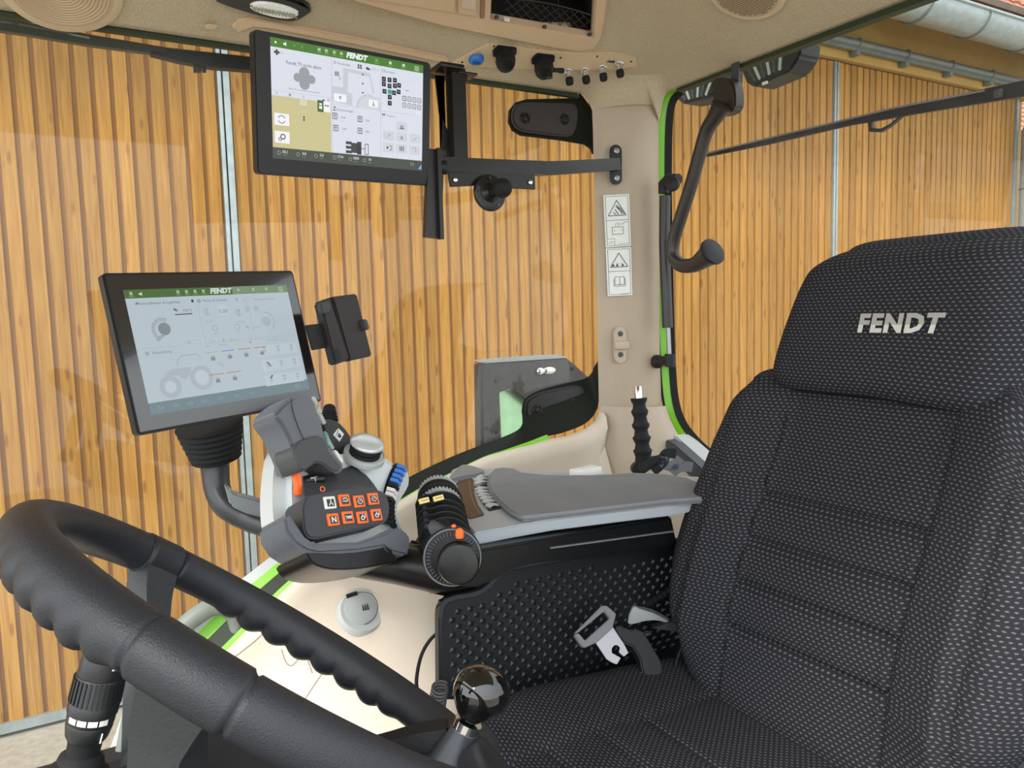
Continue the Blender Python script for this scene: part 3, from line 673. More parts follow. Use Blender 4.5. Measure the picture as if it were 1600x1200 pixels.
S.rect(.38, .38, .46, .45, WH, 3); S.pg([(.41, .40), (.43, .40), (.425, .42), (.42, .435), (.415, .42)], MD, 4); S.rect(.61, .39, .675, .455, WH, 3); S.line([(.643, .405), (.643, .43), (.635, .445)], .004, DK, 4); S.line([(.643, .43), (.652, .445)], .004, DK, 4)
for y in (.17, .25, .33): S.pg([(.565, y), (.58, y+.01), (.566, y+.02)], DK, 3)
S.circ(.42, .245, .008, MD, 3, .005)
# tractor values tile
S.line([(.375, .50), (.39, .50), (.375, .53), (.392, .53)], .004, DK); S.text('Gerätemanager', .45, .52, .028, (100, 102, 106))
for x, y in ((.385, .575), (.39, .68), (.55, .575), (.55, .68)): S.frame(x-.014, y-.02, x+.014, y+.028, .004, DK, 3); S.line([(x-.008, y), (x+.008, y)], .004, DK, 3); S.line([(x, y-.02), (x, y+.028)], .003, DK, 3)
for x, y, s_ in ((.44, .585, '0,00'), (.445, .685, '3,00'), (.60, .585, '5,00'), (.60, .685, '3,85')): S.text(s_, x, y, .028, (110, 112, 116)); S.text('m', x-.005, y+.028, .016, MD)
for y in (.805, .845, .885): S.rect(.455, y-.014, .495, y+.012, DK, 3)
S.rect(.49, .80, .56, .89, DK, 3); S.rect(.53, .785, .56, .905-.004, DK, 3); S.line([(.56, .845), (.585, .845)], .004, DK, 3); S.frame(.585, .80, .607, .895, .004, DK, 3)
# joystick key tile
S.frame(.703, .105, .718, .125, .003, MD); S.text('Fahrhebel', .755, .118, .028, (110, 112, 116))
keys = [(.715, .19), (.715, .235), (.72, .30), (.755, .19), (.755, .245), (.757, .345), (.757, .40), (.793, .185), (.793, .235), (.787, .30), (.823, .225), (.82, .285)]
for i, (x, y) in enumerate(keys): S.rect(x-.014, y-.023, x+.014, y+.019, (34, 40, 42), 3); S.line([(x-.005, y), (x+.005, y-.006)], .003, (200, 205, 205), 4)
S.rect(.743, .275, .771, .315, (60, 150, 150), 3)
for i in range(4):
    for j in range(2): x, y = .862+i*.037, .335+j*.062; S.frame(x-.012, y-.02, x+.012, y+.02, .004, (120, 112, 104) if i or j else DK, 3); S.line([(x-.005, y+.006), (x+.005, y-.006)], .004, (110, 105, 100), 4)
S.rect(.87, .255, .895, .263, (120, 150, 220), 3); S.rect(.715, .445, .735, .465, WH, 3); S.line([(.72, .455), (.73, .455)], .003, MD, 4); S.rect(.95, .445, .98, .475, WH, 3); S.line([(.958, .46), (.97, .46)], .003, DK, 4)
S.rect(.705, .50, .712, .52, DK, 2); S.rect(.716, .50, .723, .52, DK, 2); S.text('Transport', .765, .515, .026, (120, 122, 126))
for x, y in ((.845, .60), (.75, .70), (.845, .70), (.945, .70), (.75, .81), (.845, .81), (.94, .81)):
    S.rect(x-.04, y-.045, x+.04, y+.042, (203, 206, 213), 3)
S.circ(.845, .605, .013, MD, 4); S.rect(.828, .615, .862, .622, DK, 5); S.line([(.735, .72), (.75, .69), (.765, .69)], .003, MD, 4); S.circ(.758, .69, .008, MD, 4, .006); S.rect(.836, .69, .854, .72, MD, 4); S.line([(.93, .72), (.95, .69), (.96, .69)], .003, MD, 4)
S.circ(.742, .81, .007, DK, 4); S.circ(.758, .81, .016, DK, 4, .012, 270, 450)
for dx in (-.012, 0, .012): S.rect(.845+dx-.003, .785, .845+dx+.003, .83, DK, 4)
S.line([(.925, .79), (.95, .79), (.95, .83)], .004, MD, 4)
for x, s_ in ((.055, '50,1'), (.17, '0,0'), (.28, '5,0'), (.40, '1710'), (.505, '1830'), (.60, '10')):
    S.circ(x-.02, .948, .011, (150, 160, 148), 3, .008); S.text(s_, x+.017, .938, .032, (200, 206, 196), .0008, l=3); S.text('km/h', x+.017, .966, .017, (150, 158, 146), l=3)
S.frame(.912, .935, .935, .955, .003, (150, 158, 146), 3); S.pg([(.995, .94), (.995, .99), (.97, .985)], (120, 170, 225), 3)
S.done(k=.47, names={GT: 'header_bar', SAND: 'map_tile'})
# bracket of the upper monitor
Pi = P1.inverted(); nz1 = P1.to_3x3() @ V(0, 0, 1)
fl = PY(962, 257, 1.436); post_top = PY(702, 108, 1.27); post_bot = PY(716, 255, 1.27)
zt = post_bot.z
t = thing('monitor_bracket', 'black square-tube monitor bracket bolted to the beige rear pillar', 'bracket', fl)
el = V(post_bot.x, 1.27, PY(716, 258, 1.27).z)
m = MB(); m.bar([V(el.x, 1.27, el.z-.01), V(el.x, 1.27, post_top.z)], .027, .027, V(1, 0, 0)); part('post', m, SATINB, t)
pb = PY(842, 262, 1.29); pe = PY(965, 257, 1.425)
path = smooth_line([tuple(PY(688, 258, 1.262)), tuple(PY(760, 261, 1.268)), tuple(PY(832, 263, 1.285)), tuple(PY(865, 263, 1.31)), tuple(PY(963, 257, 1.402))], 5)
m = MB(); m.bar([V(*p) for p in path], .022, .026, UP); part('cross_tube', m, SATINB, t)
m = MB(); nfl = V(-.3, -.95, 0).normalized(); cf = PY(963, 257, 1.402)
m.prism([cf+V(nfl.y*a*-1, nfl.x*a, 0)*1.0+V(0, 0, b_) for a, b_ in [(.014*math.cos(rad(k*15)), (.03 if 0 <= k <= 12 else -.03)+.014*math.sin(rad(k*15))) for k in range(24)]], -nfl*.007, bev=.0015); part('flange', m, SATINB, t)
for dz in (.03, -.03): m = MB(); m.disc(cf+V(0, 0, dz), nfl, .0068, .0045, bev=.001); m.ring(cf+V(0, 0, dz)+nfl*.0046, nfl, .003, .0009, 12, 6); part('bolt', m, STEEL, t)
m = MB(); m.prism([PY(u, v, 1.255) for u, v in [(700, 268), (836, 272), (837, 296), (795, 294), (785, 292), (741, 290), (704, 292)]], V(0, .005, 0), bev=.001); part('mount_plate', m, SATINB, t)
for u, v in ((711, 281), (828, 285)): m = MB(); m.disc(PY(u, v, 1.254), V(0, -1, 0), .0045, .003, bev=.001); part('bolt', m, CHROME, t)
m = MB(); m.box(PY(698, 108, 1.26), (.045, .05, .008), bev=.002); m.box(PY(724, 118, 1.27), (.04, .035, .004), bev=.001); m.box(PY(722, 125, 1.272), (.012, .02, .012), bev=.002); part('top_plate', m, SATINB, t)
m = MB(); m.prism([PY(u, v, 1.28) for u, v in [(680, 118), (695, 118), (690, 170), (688, 256), (700, 256), (700, 205), (686, 170)]], V(0, .004, 0)); part('side_plate', m, SATINB, t)
# vertical rail behind the monitor and clamp
m = MB(); m.bar([PY(680, 235, 1.235), PY(675, 372, 1.235)], .030, .012, V(0, 1, 0)); m.bar([PY(684, 232, 1.225), PY(689, 374, 1.225)], .007, .012, V(0, 1, 0)); part('rail', m, SATINB, t)
m = MB(); m.disc(PY(686, 262, 1.235), V(.9, -.4, 0), .012, .014, bev=.002); m.box(PY(690, 240, 1.25), (.012, .02, .012), bev=.002); part('clamp', m, BLACK, t)
# ball mount
c = PY(764, 302, 1.25); nb = V(.05, -1, .05).normalized()
t = thing('ball_mount', 'round black ball mount base fixed under the monitor bracket', 'mount', c)
m = MB(); m.disc(c, nb, .033, .006, bev=.0015); m.tube([c+nb*.006, c+nb*.010, c+nb*.014], [.018, .013, .010], 24); pl = part('base', m, SATINB, t)
for k in range(5):
    a = rad(72*k+20); q = c+V(math.cos(a), 0, math.sin(a))*.026+nb*.0055; m = MB(); m.disc(q, nb, .0034, .0015, seg=14); part('screw', m, BLACK if k % 2 else DGREY, pl)
m = MB(); m.tube([c+nb*.012, c+nb*.028+V(.003, 0, .001)], .009, 20); m.sph(c+nb*.038+V(.005, 0, .002), .0175, n=28); part('ball', m, RUBBER, t)
# ================================================================== LOWER MONITOR
P2 = pose((.206, 1.229, -.038), 23.2, -12.2, -2.2)
t = thing('lower_monitor', 'black touchscreen monitor on a swan-neck arm beside the joystick, pale washed-out display', 'monitor', P2.translation)
lx0, lx1, ly0, ly1 = housing(P2, [(160, 425.5), (457, 423), (504.5, 626.5), (215, 681)], .017, .006, t, mat('monitor_satin', rgb(27, 28, 30), .35, spec=.4))
m = MB(); cx, cy = (lx0+lx1)/2, (ly0+ly1)/2
m.poly([P2 @ V(x, y, .0001) for x, y in ((lx0+.004, ly0+.004), (lx1-.004, ly0+.004), (lx1-.004, ly1-.004), (lx0+.004, ly1-.004))]); part('cover_glass', m, mat('cover_glass', rgb(30, 32, 34), .12, spec=1.0, coat=.6), t)
S = Screen(P2, [(191.5, 453.5), (446, 445), (484, 607), (236.5, 650)], t); S.bg = (184, 197, 205)
S.x0 += 0; GT2 = (72, 108, 52); PG = (158, 171, 178); PL = (171, 184, 191); LW = (191, 204, 211); DK2 = (100, 110, 116)
for k in S.m: pass
S.rect(0, 0, .62, .07, GT2); S.rect(.62, 0, 1, .07, (120, 146, 112)); S.rect(0, .905, 1, 1, (118, 136, 144))
S.text('FENDT', .545, .036, .06, (205, 215, 205), .0035, shear=.2, sx=1.1, l=3)
for x in (.035, .29, .34, .39, .44, .66, .76, .85): S.rect(x-.008, .018, x+.008, .045, (160, 185, 150), 2); S.rect(x-.014, .053, x+.014, .06, (120, 150, 110), 2)
S.pg([(.075, .03), (.083, .03), (.092, .018), (.092, .054), (.083, .045), (.075, .045)], (200, 212, 200))
for k in range(3): S.rect(.935, .022+k*.016, .968, .028+k*.016, (190, 205, 190), 3)
S.rect(.385, .09, .388, .48, PL); S.rect(.70, .09, .703, .48, PL); S.rect(.02, .475, .40, .479, PL); S.rect(.40, .475, .98, .479, PL)
S.text('Hinterradlenker & Lagehalte', .17, .115, .032, (96, 106, 112)); S.rect(.355, .10, .368, .125, (50, 58, 62), 3); S.line([(.045, .12), (.06, .105)], .006, DK2)
S.text('Motor & Getriebe', .50, .115, .032, (110, 120, 126)); S.circ(.40, .115, .009, DK2, 3, .005); S.circ(.635, .118, .008, PG, 3); S.circ(.68, .122, .008, PG, 3, .005); S.text('Hinteres Hubwerk', .82, .125, .030, (150, 162, 168))
S.line([(.245, .17), (.262, .19)], .012, DK2, 3); S.rect(.245, .215, .345, .224, (70, 78, 84), 3); S.text('100 %', .32, .19, .034, (110, 120, 126))
S.circ(.17, .33, .034, (128, 140, 146), 3); S.circ(.165, .335, .066, PL, 2, .042, 120, 300)
for k in range(8): a = rad(130+k*22); S.rect(.165+.058*math.cos(a)-.006, .335+.085*math.sin(a)-.012, .165+.058*math.cos(a)+.006, .335+.085*math.sin(a)+.012, PG, 3)
S.pg([(.11, .41), (.16, .36), (.17, .38), (.125, .43)], PG, 3)
for x, y, s_ in ((.435, .21, '1'), (.63, .235, '2')): S.circ(x, y, .020, PG, 3, .015, 40, 320); S.text(s_, x, y, .05, (130, 142, 148), l=3); S.text('0,0 km/h', x, y+.085, .022, PG)
S.circ(.535, .21, .036, LW, 2); S.text('0,00', .535, .215, .052, (130, 142, 148), l=3); S.text('km/h', .535, .255, .022, PG, l=3)
S.circ(.46, .355, .017, PG, 3, .013); S.text('1000', .46, .405, .022, PG); S.circ(.60, .36, .017, PG, 3, .013); S.text('540', .60, .405, .022, PG)
S.frame(.25, .43, .37, .48, .003, LW, 3); S.text('25', .29, .455, .035, (150, 160, 165), l=3); S.text('0 %', .43, .47, .03, PG); S.text('85 °C', .56, .472, .03, PG); S.text('0 %', .67, .475, .03, PG); S.rect(.49, .455, .50, .48, PG, 3)
S.circ(.80, .33, .030, PL, 3); S.circ(.80, .33, .06, PL, 2, .05, 270, 420); S.circ(.69, .21, .016, PL, 3); S.circ(.75, .205, .018, PL, 3); S.line([(.655, .36), (.675, .38)], .01, PG, 3); S.rect(.70, .37, .76, .38, PL, 3)
S.text('Beleuchtung', .13, .515, .032, (120, 130, 136)); S.circ(.05, .515, .009, DK2, 3, .006)
S.text('Ventile', .49, .505, .030, PG); S.rect(.385, .50, .40, .51, PG, 3); S.rect(.655, .495, .67, .515, PG, 3); S.text('Zapfwellen', .81, .50, .030, PG)
# tractor outline bottom-left
S.circ(.135, .80, .060, PL, 2, .034); S.circ(.135, .80, .028, LW, 3); S.circ(.32, .76, .066, PL, 2, .044); S.circ(.32, .76, .036, LW, 3)
S.pg([(.11, .70), (.16, .66), (.27, .66), (.26, .72), (.22, .76), (.19, .72)], PL, 3); S.line([(.20, .60), (.23, .56), (.32, .56), (.34, .60)], .004, PG, 3); S.line([(.20, .60), (.20, .64)], .004, PG, 3)
for i, c_ in enumerate(((160, 185, 120), (110, 140, 215), (190, 120, 90), (190, 120, 90))):
    x = .41+i*.105; S.rect(x-.045, .555, x+.035, .562, c_, 3); S.rect(x-.014, .60, x+.012, .63, (132, 143, 149), 3); S.circ(x-.001, .60, .009, (132, 143, 149), 3, .006, 180, 360)
S.line([(.43, .655), (.45, .67), (.465, .69)], .004, PG, 3)
for i in range(2): x = .41+i*.105; S.rect(x-.045, .745, x+.045, .752, (190, 130, 100), 3); S.rect(x-.014, .79, x+.012, .82, (132, 143, 149), 3); S.circ(x-.001, .79, .009, (132, 143, 149), 3, .006, 180, 360)
for r_ in range(3):
    y = .545+r_*.135; S.rect(.705, y+.0, .975, y+.1, LW, 2)
    for i in range(3): x = .745+i*.095; S.rect(x-.012, y+.02, x+.012, y+.03, PG, 3); S.line([(x, y+.03), (x, y+.08)], .004, PG, 3); S.rect(x-.012, y+.05, x+.012, y+.057, PG, 3)
S.line([(.745, .70), (.765, .74)], .008, DK2, 4); S.line([(.745, .85), (.76, .82)], .010, DK2, 4)
for x in (.06, .14, .22, .30, .40, .50, .60): S.text('0,0', x, .955, .04, (150, 166, 172), l=3)
S.frame(.90, .945, .93, .965, .003, (150, 166, 172), 3)
S.done(k=.42, names={GT2: 'header_bar'})
nz2 = P2.to_3x3() @ V(0, 0, 1)
# phone holder
hp = pose((0, 0, 0), 16, -8, -6)
t = thing('phone_holder', 'empty black spring-clamp phone holder plugged to the right side of the lower monitor', 'holder', PY(540, 515, 1.25))
def HP(u, v, o=0): nn = hp.to_3x3() @ V(0, 0, 1); return PN(u, v, V(.35, 1.22, 0)+nn*o, nn)
nn = hp.to_3x3() @ V(0, 0, 1)
m = MB(); m.prism([HP(*p, -.012) for p in [(478, 508), (520, 503), (524, 541), (489, 547)]], -nn*.006, bev=.001); part('mount_plate', m, BLACK, t)
hb = mat('holder_brown_black', rgb(34, 27, 27), .45, bump=.1)
m = MB(); m.prism([HP(*p, .002) for p in [(500, 471), (517, 464), (547, 562), (524, 570)]], -nn*.022, bev=.003); part('left_jaw', m, hb, t)
m = MB(); m.prism([HP(*p, 0) for p in [(519, 463.5), (558, 458.5), (582, 556), (547, 564)]], -nn*.02, bev=.0025); part('body', m, hb, t)
m = MB(); m.prism([HP(*p, .009) for p in [(500, 473), (515, 469), (519, 485), (504, 490)]], -nn*.012, bev=.002); part('corner_pad', m, DGREY, t)
m = MB(); m.prism([HP(*p, .007) for p in [(518, 545), (530, 544), (535, 562), (524, 566)]], -nn*.010, bev=.002); part('corner_pad', m, BLACK, t)
m = MB(); m.prism([HP(*p, .010) for p in [(567, 499), (574, 498), (579, 514), (572, 516)]], -nn*.026, bev=.002); part('release_tab', m, DGREY, t)
# bellows and arm of the lower monitor
top = PY(327, 664, 1.24); b1 = PY(338, 715, 1.25)
t = thing('monitor_stand', 'dark swan-neck arm with rubber bellows carrying the lower monitor', 'arm', PY(440, 850, 1.14))
m = MB(); pts = []; rr = []
for k in range(25): f = k/24; pts.append(lerp(top, b1, f)+V(0, 0, 0)); rr.append((.046-.012*f)+(.004 if k % 4 < 2 else -.002))
m.tube(pts, rr, 28); part('bellows', m, RUBBER, t, angle=80)
path = [(332, 700, 1.25, 60), (336, 730, 1.25, 54), (340, 765, 1.24, 50), (354, 792, 1.22, 46), (385, 811, 1.20, 42), (420, 824, 1.17, 40), (455, 840, 1.14, 38)]
pp = smooth_line([tuple(PY(u, v, y))+(w_/1200*1.12,) for u, v, y, w_ in path], 6)
m = MB(); m.tube([V(*p[:3]) for p in pp], [p[3]*.5 for p in pp], 20, flat=.85); part('arm_tube', m, mat('arm_graphite', rgb(52, 54, 57), .35, bump=.05), t, angle=60)
path = [(368, 786, 1.19, 8), (400, 793, 1.17, 16), (440, 803, 1.14, 22)]
m = MB(); m.prism([PY(u, v, 1.15) for u, v in [(352, 756), (368, 770), (440, 790), (445, 818), (385, 803), (362, 792)]], V(0, .02, 0), bev=.004); part('arm_cover', m, SILVER, t, 'silver grey cover')
# ================================================================== JOYSTICK CONSOLE
nF = V(.30, -.86, .42).normalized(); PF = PD(545, 800, 1.02)
def FP(u, v, o=0): return PN(u, v, PF+nF*o, nF)
t = thing('joystick_console', 'grey control console with joystick, eight key pad and round dial, in front of the armrest', 'console', PD(550, 885, 1.05))
# silver shell
sh = [(447, 690), (438, 730), (436, 775), (440, 815), (452, 848), (478, 868), (560, 872), (612, 868), (628, 845), (632, 815), (628, 790), (637, 768), (639, 742), (626, 720), (604, 706), (570, 694), (520, 690), (480, 685)]
m = MB(); m.prism([FP(*p, -.03) for p in smooth_line(sh, 3, True)], -nF*.07, bev=.018, seg=4); part('shell', m, mat('shell_silver', rgb(206, 211, 211), .35, metal=.1, bump=.05), t, angle=60)
# tray
tr_ = [(445, 806), (452, 800), (478, 838), (492, 848), (560, 846), (600, 832), (618, 822), (632, 828), (642, 836), (642, 860), (636, 868), (622, 866), (610, 862), (600, 855), (560, 862), (500, 866), (480, 862), (462, 850), (448, 830)]
m = MB(); m.prism([FP(*p, .012) for p in tr_], -nF*.07, bev=.004); part('tray', m, mat('tray_grey', rgb(92, 97, 104), .45, bump=.1), t)
bw = [(480, 862), (500, 862), (560, 862), (604, 852), (616, 866), (622, 876), (600, 882), (560, 889), (520, 890), (495, 884), (484, 874)]
m = MB(); m.prism([FP(*p, .008) for p in smooth_line(bw, 2, True)], -nF*.08, bev=.006); part('underbody', m, SATINB, t)
# key block: face + sloped top
face = [(480, 776), (496, 772), (530, 765), (560, 762), (590, 765), (603, 772), (609, 788), (608, 806), (600, 817), (570, 825), (530, 834), (492, 842), (478, 834), (474, 812), (474, 790)]
m = MB(); m.prism([FP(*p, .010) for p in smooth_line(face, 3, True)], -nF*.05, bev=.0022); part('key_block', m, DGREY, t)
m = MB()
rowsA = [FP(u, v, .008) for u, v in [(476, 776), (500, 771), (530, 765), (560, 762), (590, 765)]]
rowsB = [FP(u, v, -.028) for u, v in [(474, 744), (495, 738), (530, 734), (552, 727), (566, 738)]]
rowsC = [p-nF*.03+V(0, 0, -.03) for p in rowsB]
m.sheet([[p+V(0, 0, -.02) for p in rowsA], rowsA, [lerp(a, c, .25)+V(0, 0, .002) for a, c in zip(rowsA, rowsB)], [lerp(a, c, .7)+V(0, 0, .003) for a, c in zip(rowsA, rowsB)], rowsB, rowsC]); tp = part('palm_rest', m, DGREY, t, angle=60)
m = MB()
for i in range(11):
    for j in range(7):
        s_ = .42+.5*i/10; k = .1+.8*j/6
        a = lerp(FP(500, 771, .008), FP(590, 765, .008), s_); c = lerp(FP(495, 738, -.028), FP(566, 738, -.028), s_); p = lerp(a, c, k)+V(0, 0, .0035); m.sph(p, .0014, (1, 1, .6), n=6)
h = part('grip_texture', m, mat('texture_grey', rgb(84, 86, 90), .5), tp); h['kind'] = 'stuff'
c = lerp(FP(495, 770, .006), FP(492, 742, -.026), .55)+V(0, 0, .004)
m = MB(); m.tube([c-V(.011, -.003, 0), c+V(.011, -.003, .001)], .006, 20); ru = part('thumb_wheel', m, SATINB, tp)
m = MB(); m.ring(c, V(1, -.3, 0), .006, .0009); m.box(c+V(0, -.004, .004), (.016, .002, .002)); part('wheel_stripe', m, STEEL, ru)
m = MB(); c2_ = FP(504, 764, .010); m.ring(c2_, nF, .0032, .0007, 16, 6); part('key_symbol', m, ORANGE, tp)
lab = [(514.5, 786, 'w'), (537, 782.5, 'a'), (560, 784, 'b'), (582, 780, 'c'), (519.5, 812.5, 'N'), (542.5, 809, 'T'), (565, 809, 'd'), (587, 805, 'd')]
bx_ = (FP(587, 780, 0)-FP(514, 786, 0)).normalized()
for u, v, k in lab:
    M = frame(FP(u, v, .010), bx_, nF); R = M.to_3x3()
    m = MB(); m.box(M @ V(0, 0, .0012), (.0172, .0165, .0036), R, bev=.0016, seg=3); bt = part('key', m, WHITE if k == 'w' else ORANGE, t, 'white key' if k == 'w' else 'orange key')
    m = MB(); m.box(M @ V(0, -.0005, .0032), (.0105, .0098, .0008), R, bev=.0003); sc_ = part('key_cap', m, mat('key_cap', rgb(52, 50, 50), .4) if 'key_cap' not in MATS else MATS['key_cap'], bt)
    m = MB()
    Z = .0040
    if k == 'N': m.text('N', M @ Matrix.Translation(V(0, -.0007, Z)), .0098, 0, .0003)
    elif k == 'T': m.text('TMS', M @ Matrix.Translation(V(0, -.0005, Z)), .0052, 0, .0002)
    elif k == 'w': m.bar([M @ V(-.003, -.004, Z), M @ V(0, 0, Z)], .0012, .0003, nF); m.bar([M @ V(.003, -.004, Z), M @ V(0, 0, Z)], .0012, .0003, nF); m.bar([M @ V(0, .004, Z), M @ V(0, 0, Z)], .0012, .0003, nF)
    elif k == 'a': m.bar([M @ V(-.004, .002, Z), M @ V(.002, .0025, Z), M @ V(.004, -.001, Z)], .0012, .0003, nF); m.bar([M @ V(-.004, -.001, Z), M @ V(.003, -.002, Z)], .0012, .0003, nF)
    elif k in 'bc':
        m.ring(M @ V(0, -.0003, Z), nF, .0034, .0005, 20, 6); m.bar([M @ V(-.001, -.001, Z), M @ V(.001, .001, Z)], .001, .0003, nF)
    else:
        m.ring(M @ V(-.0007, -.0012, Z), nF, .0024, .0007, 18, 6); m.bar([M @ V(-.002, 0, Z), M @ V(-.0007, .004, Z), M @ V(.0008, 0, Z)], .0008, .0003, nF); m.bar([M @ V(.003, -.001, Z), M @ V(.0035, .004, Z)], .001, .0003, nF)
    part('key_mark', m, WHITE, bt)
# joystick grip
nG = V(.45, -.82, .30).normalized(); PG_ = PD(490, 690, 1.03)
def GP(u, v, o=0): return PN(u, v, PG_+nG*o, nG)
gr = [(429.5, 648), (438, 635), (449, 625), (462, 617), (476, 615.5), (487, 619), (495, 630), (499, 643), (505, 656), (508, 672), (513, 690), (520, 700), (530, 712), (538, 722), (539, 731), (534, 737), (520, 738), (508, 728), (493, 724), (474, 738), (468, 722), (459, 700), (448, 676), (437, 660)]
m = MB(); m.prism([GP(*p, .015) for p in smooth_line(gr, 2, True)], -nG*.052, bev=.009, seg=4); gp = part('joystick', m, mat('joystick_grey', rgb(98, 101, 107), .38, bump=.08), t, angle=60)
m = MB(); m.prism([GP(*p, .018) for p in smooth_line([(459, 708), (461, 696), (468, 688), (480, 683), (495, 680), (506, 684), (511, 694), (516, 706), (524, 716), (534, 728), (530, 736), (520, 737), (508, 727), (493, 723), (475, 736), (466, 724)], 2, True)], -nG*.04, bev=.004, seg=3); part('lower_pad', m, mat('joystick_dark', rgb(72, 72, 74), .5, bump=.15), gp)
m = MB(); m.bar([GP(u, v, .0166) for u, v in smooth_line([(455, 622), (457, 640), (464, 662), (474, 685), (490, 706), (504, 722)], 4)], .0006, .0009, nG); part('seam', m, BLACK, gp)
for u, v, a in [(489, 626, .012), (496, 640, .010), (500, 654, .016), (493, 644, .010)]:
    m = MB(); d = (GP(u+7, v+14, 0)-GP(u, v, 0)).normalized(); M = frame(GP(u+3, v, .004), d, (nG+V(1, .3, .3)).normalized()); m.box(M.translation, (a, .012, .005), M.to_3x3(), bev=.0012); part('thumb_button', m, LGREY, gp, 'light grey thumb button')
m = MB(); m.prism([GP(*p, .0165) for p in [(508, 672), (512, 676), (518, 690), (524, 700), (520, 703), (513, 694)]], -nG*.02, bev=.001); part('decal_strip', m, TEAL, gp)
m = MB(); m.prism([GP(*p, .017) for p in [(523, 702), (528, 705), (537, 719), (536, 724), (530, 716)]], -nG*.02, bev=.001); part('marker_strip', m, WHITE, gp)
# orange trigger on the left
m = MB(); m.prism([FP(*p, -.012) for p in smooth_line([(461, 716), (466, 722), (471, 742), (474, 768), (470, 772), (464, 766), (466, 758), (462, 740)], 2, True)], -nF*.012, bev=.002); part('release_trigger', m, ORANGE, t, 'orange trigger')
# second small stick with boot
st = [(500, 655), (512, 653), (524, 654), (537, 662), (550, 678), (559, 696), (564, 716), (564, 742), (545, 735), (532, 722), (520, 704), (510, 688), (504, 670)]
m = MB(); m.prism([GP(*p, -.025) for p in smooth_line(st, 2, True)], -nG*.045, bev=.010, seg=4); s2 = part('hydraulic_lever', m, mat('lever_black', rgb(44, 43, 44), .5, bump=.1), t, angle=60)
c0 = GP(514, 658, -.045); c1_ = GP(515, 632, -.045); m = MB(); pts = [lerp(c0, c1_, k/12) for k in range(13)]; m.tube(pts, [.0125, .0135, .0105, .0125, .0098, .0115, .0092, .0105, .0088, .0092, .0085, .0072, .003], 24); part('boot', m, RUBBER, s2, angle=60)
m = MB(); m.prism([GP(*p, -.0235) for p in [(521, 679), (529, 669), (538, 678), (531, 690)]], -nG*.002, bev=.0004); dm = part('symbol_plate', m, WHITE, s2, 'white symbol plate')
m = MB(); m.prism([GP(*p, -.0225) for p in [(528, 682), (530, 676), (534, 682), (532, 684)]], -nG*.001); m.bar([GP(525, 681, -.023), GP(529, 672, -.023)], .0007, .0004, nG); part('symbol', m, DGREY, dm)
# dial
ax = V(.12, -.42, .9).normalized(); c = PD(569, 712, 1.10)
m = MB(); m.tube([c-ax*.004, c+ax*.002, c+ax*.004, c+ax*.003], [.030, .030, .028, .022], 40); m.ring(c+ax*.004, ax, .0285, .0012, 40, 6); db = part('dial_base', m, LGREY, t)
m = MB(); q = []
for k in range(7): q.append(c+ax*(.003+.0028*k))
m.tube(q, [.0225, .0225, .0208, .0228, .0228, .0212, .0235], 40); part('dial_grip', m, RUBBER, t)
m = MB(); m.tube([c+ax*.0195, c+ax*.022, c+ax*.0245, c+ax*.0258, c+ax*.0262], [.0245, .0248, .0225, .015, .004], 40); part('dial_cap', m, mat('dial_silver', rgb(200, 205, 204), .22, metal=.3), t, angle=70)
# curved paddle column at the right
for i in range(13):
    f = i/12; u = 629-19*math.sin(f*PI*.62)*1.25+6*f; v = 735+f*86; 
    col = LBLUE if i < 4 else (WHITE if i in (5, 6) else BLACK)
    a = FP(u-9-3*f, v-7, -.022); b_ = FP(u+4, v+2, -.022)
    m = MB(); m.bar([a, lerp(a, b_, .5)+nF*.005, b_], .0052, .006, nF); part('paddle_key', m, col, t, None)
m = MB(); m.prism([FP(*p, -.026) for p in smooth_line([(620, 722), (634, 732), (636, 740), (625, 752), (617, 768), (614, 788), (618, 806), (630, 830), (622, 832), (608, 815), (601, 795), (601, 772), (606, 750)], 2, True)], -nF*.02, bev=.002); part('paddle_recess', m, BLACK, t)
m = MB(); m.prism([FP(*p, -.020) for p in smooth_line([(633, 728), (639, 740), (639, 758), (630, 774), (622, 790), (622, 806), (630, 824), (626, 829), (617, 808), (615, 790), (618, 770), (626, 752)], 2, True)], -nF*.03, bev=.003, seg=3); part('outer_cheek', m, LGREY, t)
# console link to armrest
m = MB(); m.tube([V(*p[:3]) for p in [PD(560, 872, 1.10), PD(620, 880, 1.09), PD(680, 890, 1.09), PD(740, 880, 1.1)]], [.03, .032, .036, .036], 24, flat=.9); m.prism([PY(u, v, 1.03) for u, v in smooth_line([(585, 865), (640, 858), (700, 890), (790, 900), (750, 925), (700, 934), (650, 918), (610, 890)], 2, True)], V(0, .03, 0), bev=.006); part('support_arm', m, SATINB, t)
m = MB(); m.prism([PY(u, v, 1.02) for u, v in smooth_line([(642, 848), (650, 846), (658, 854), (660, 862), (650, 866), (642, 858)], 2, True)], V(0, .01, 0), bev=.003); part('side_switch', m, DGREY, t)
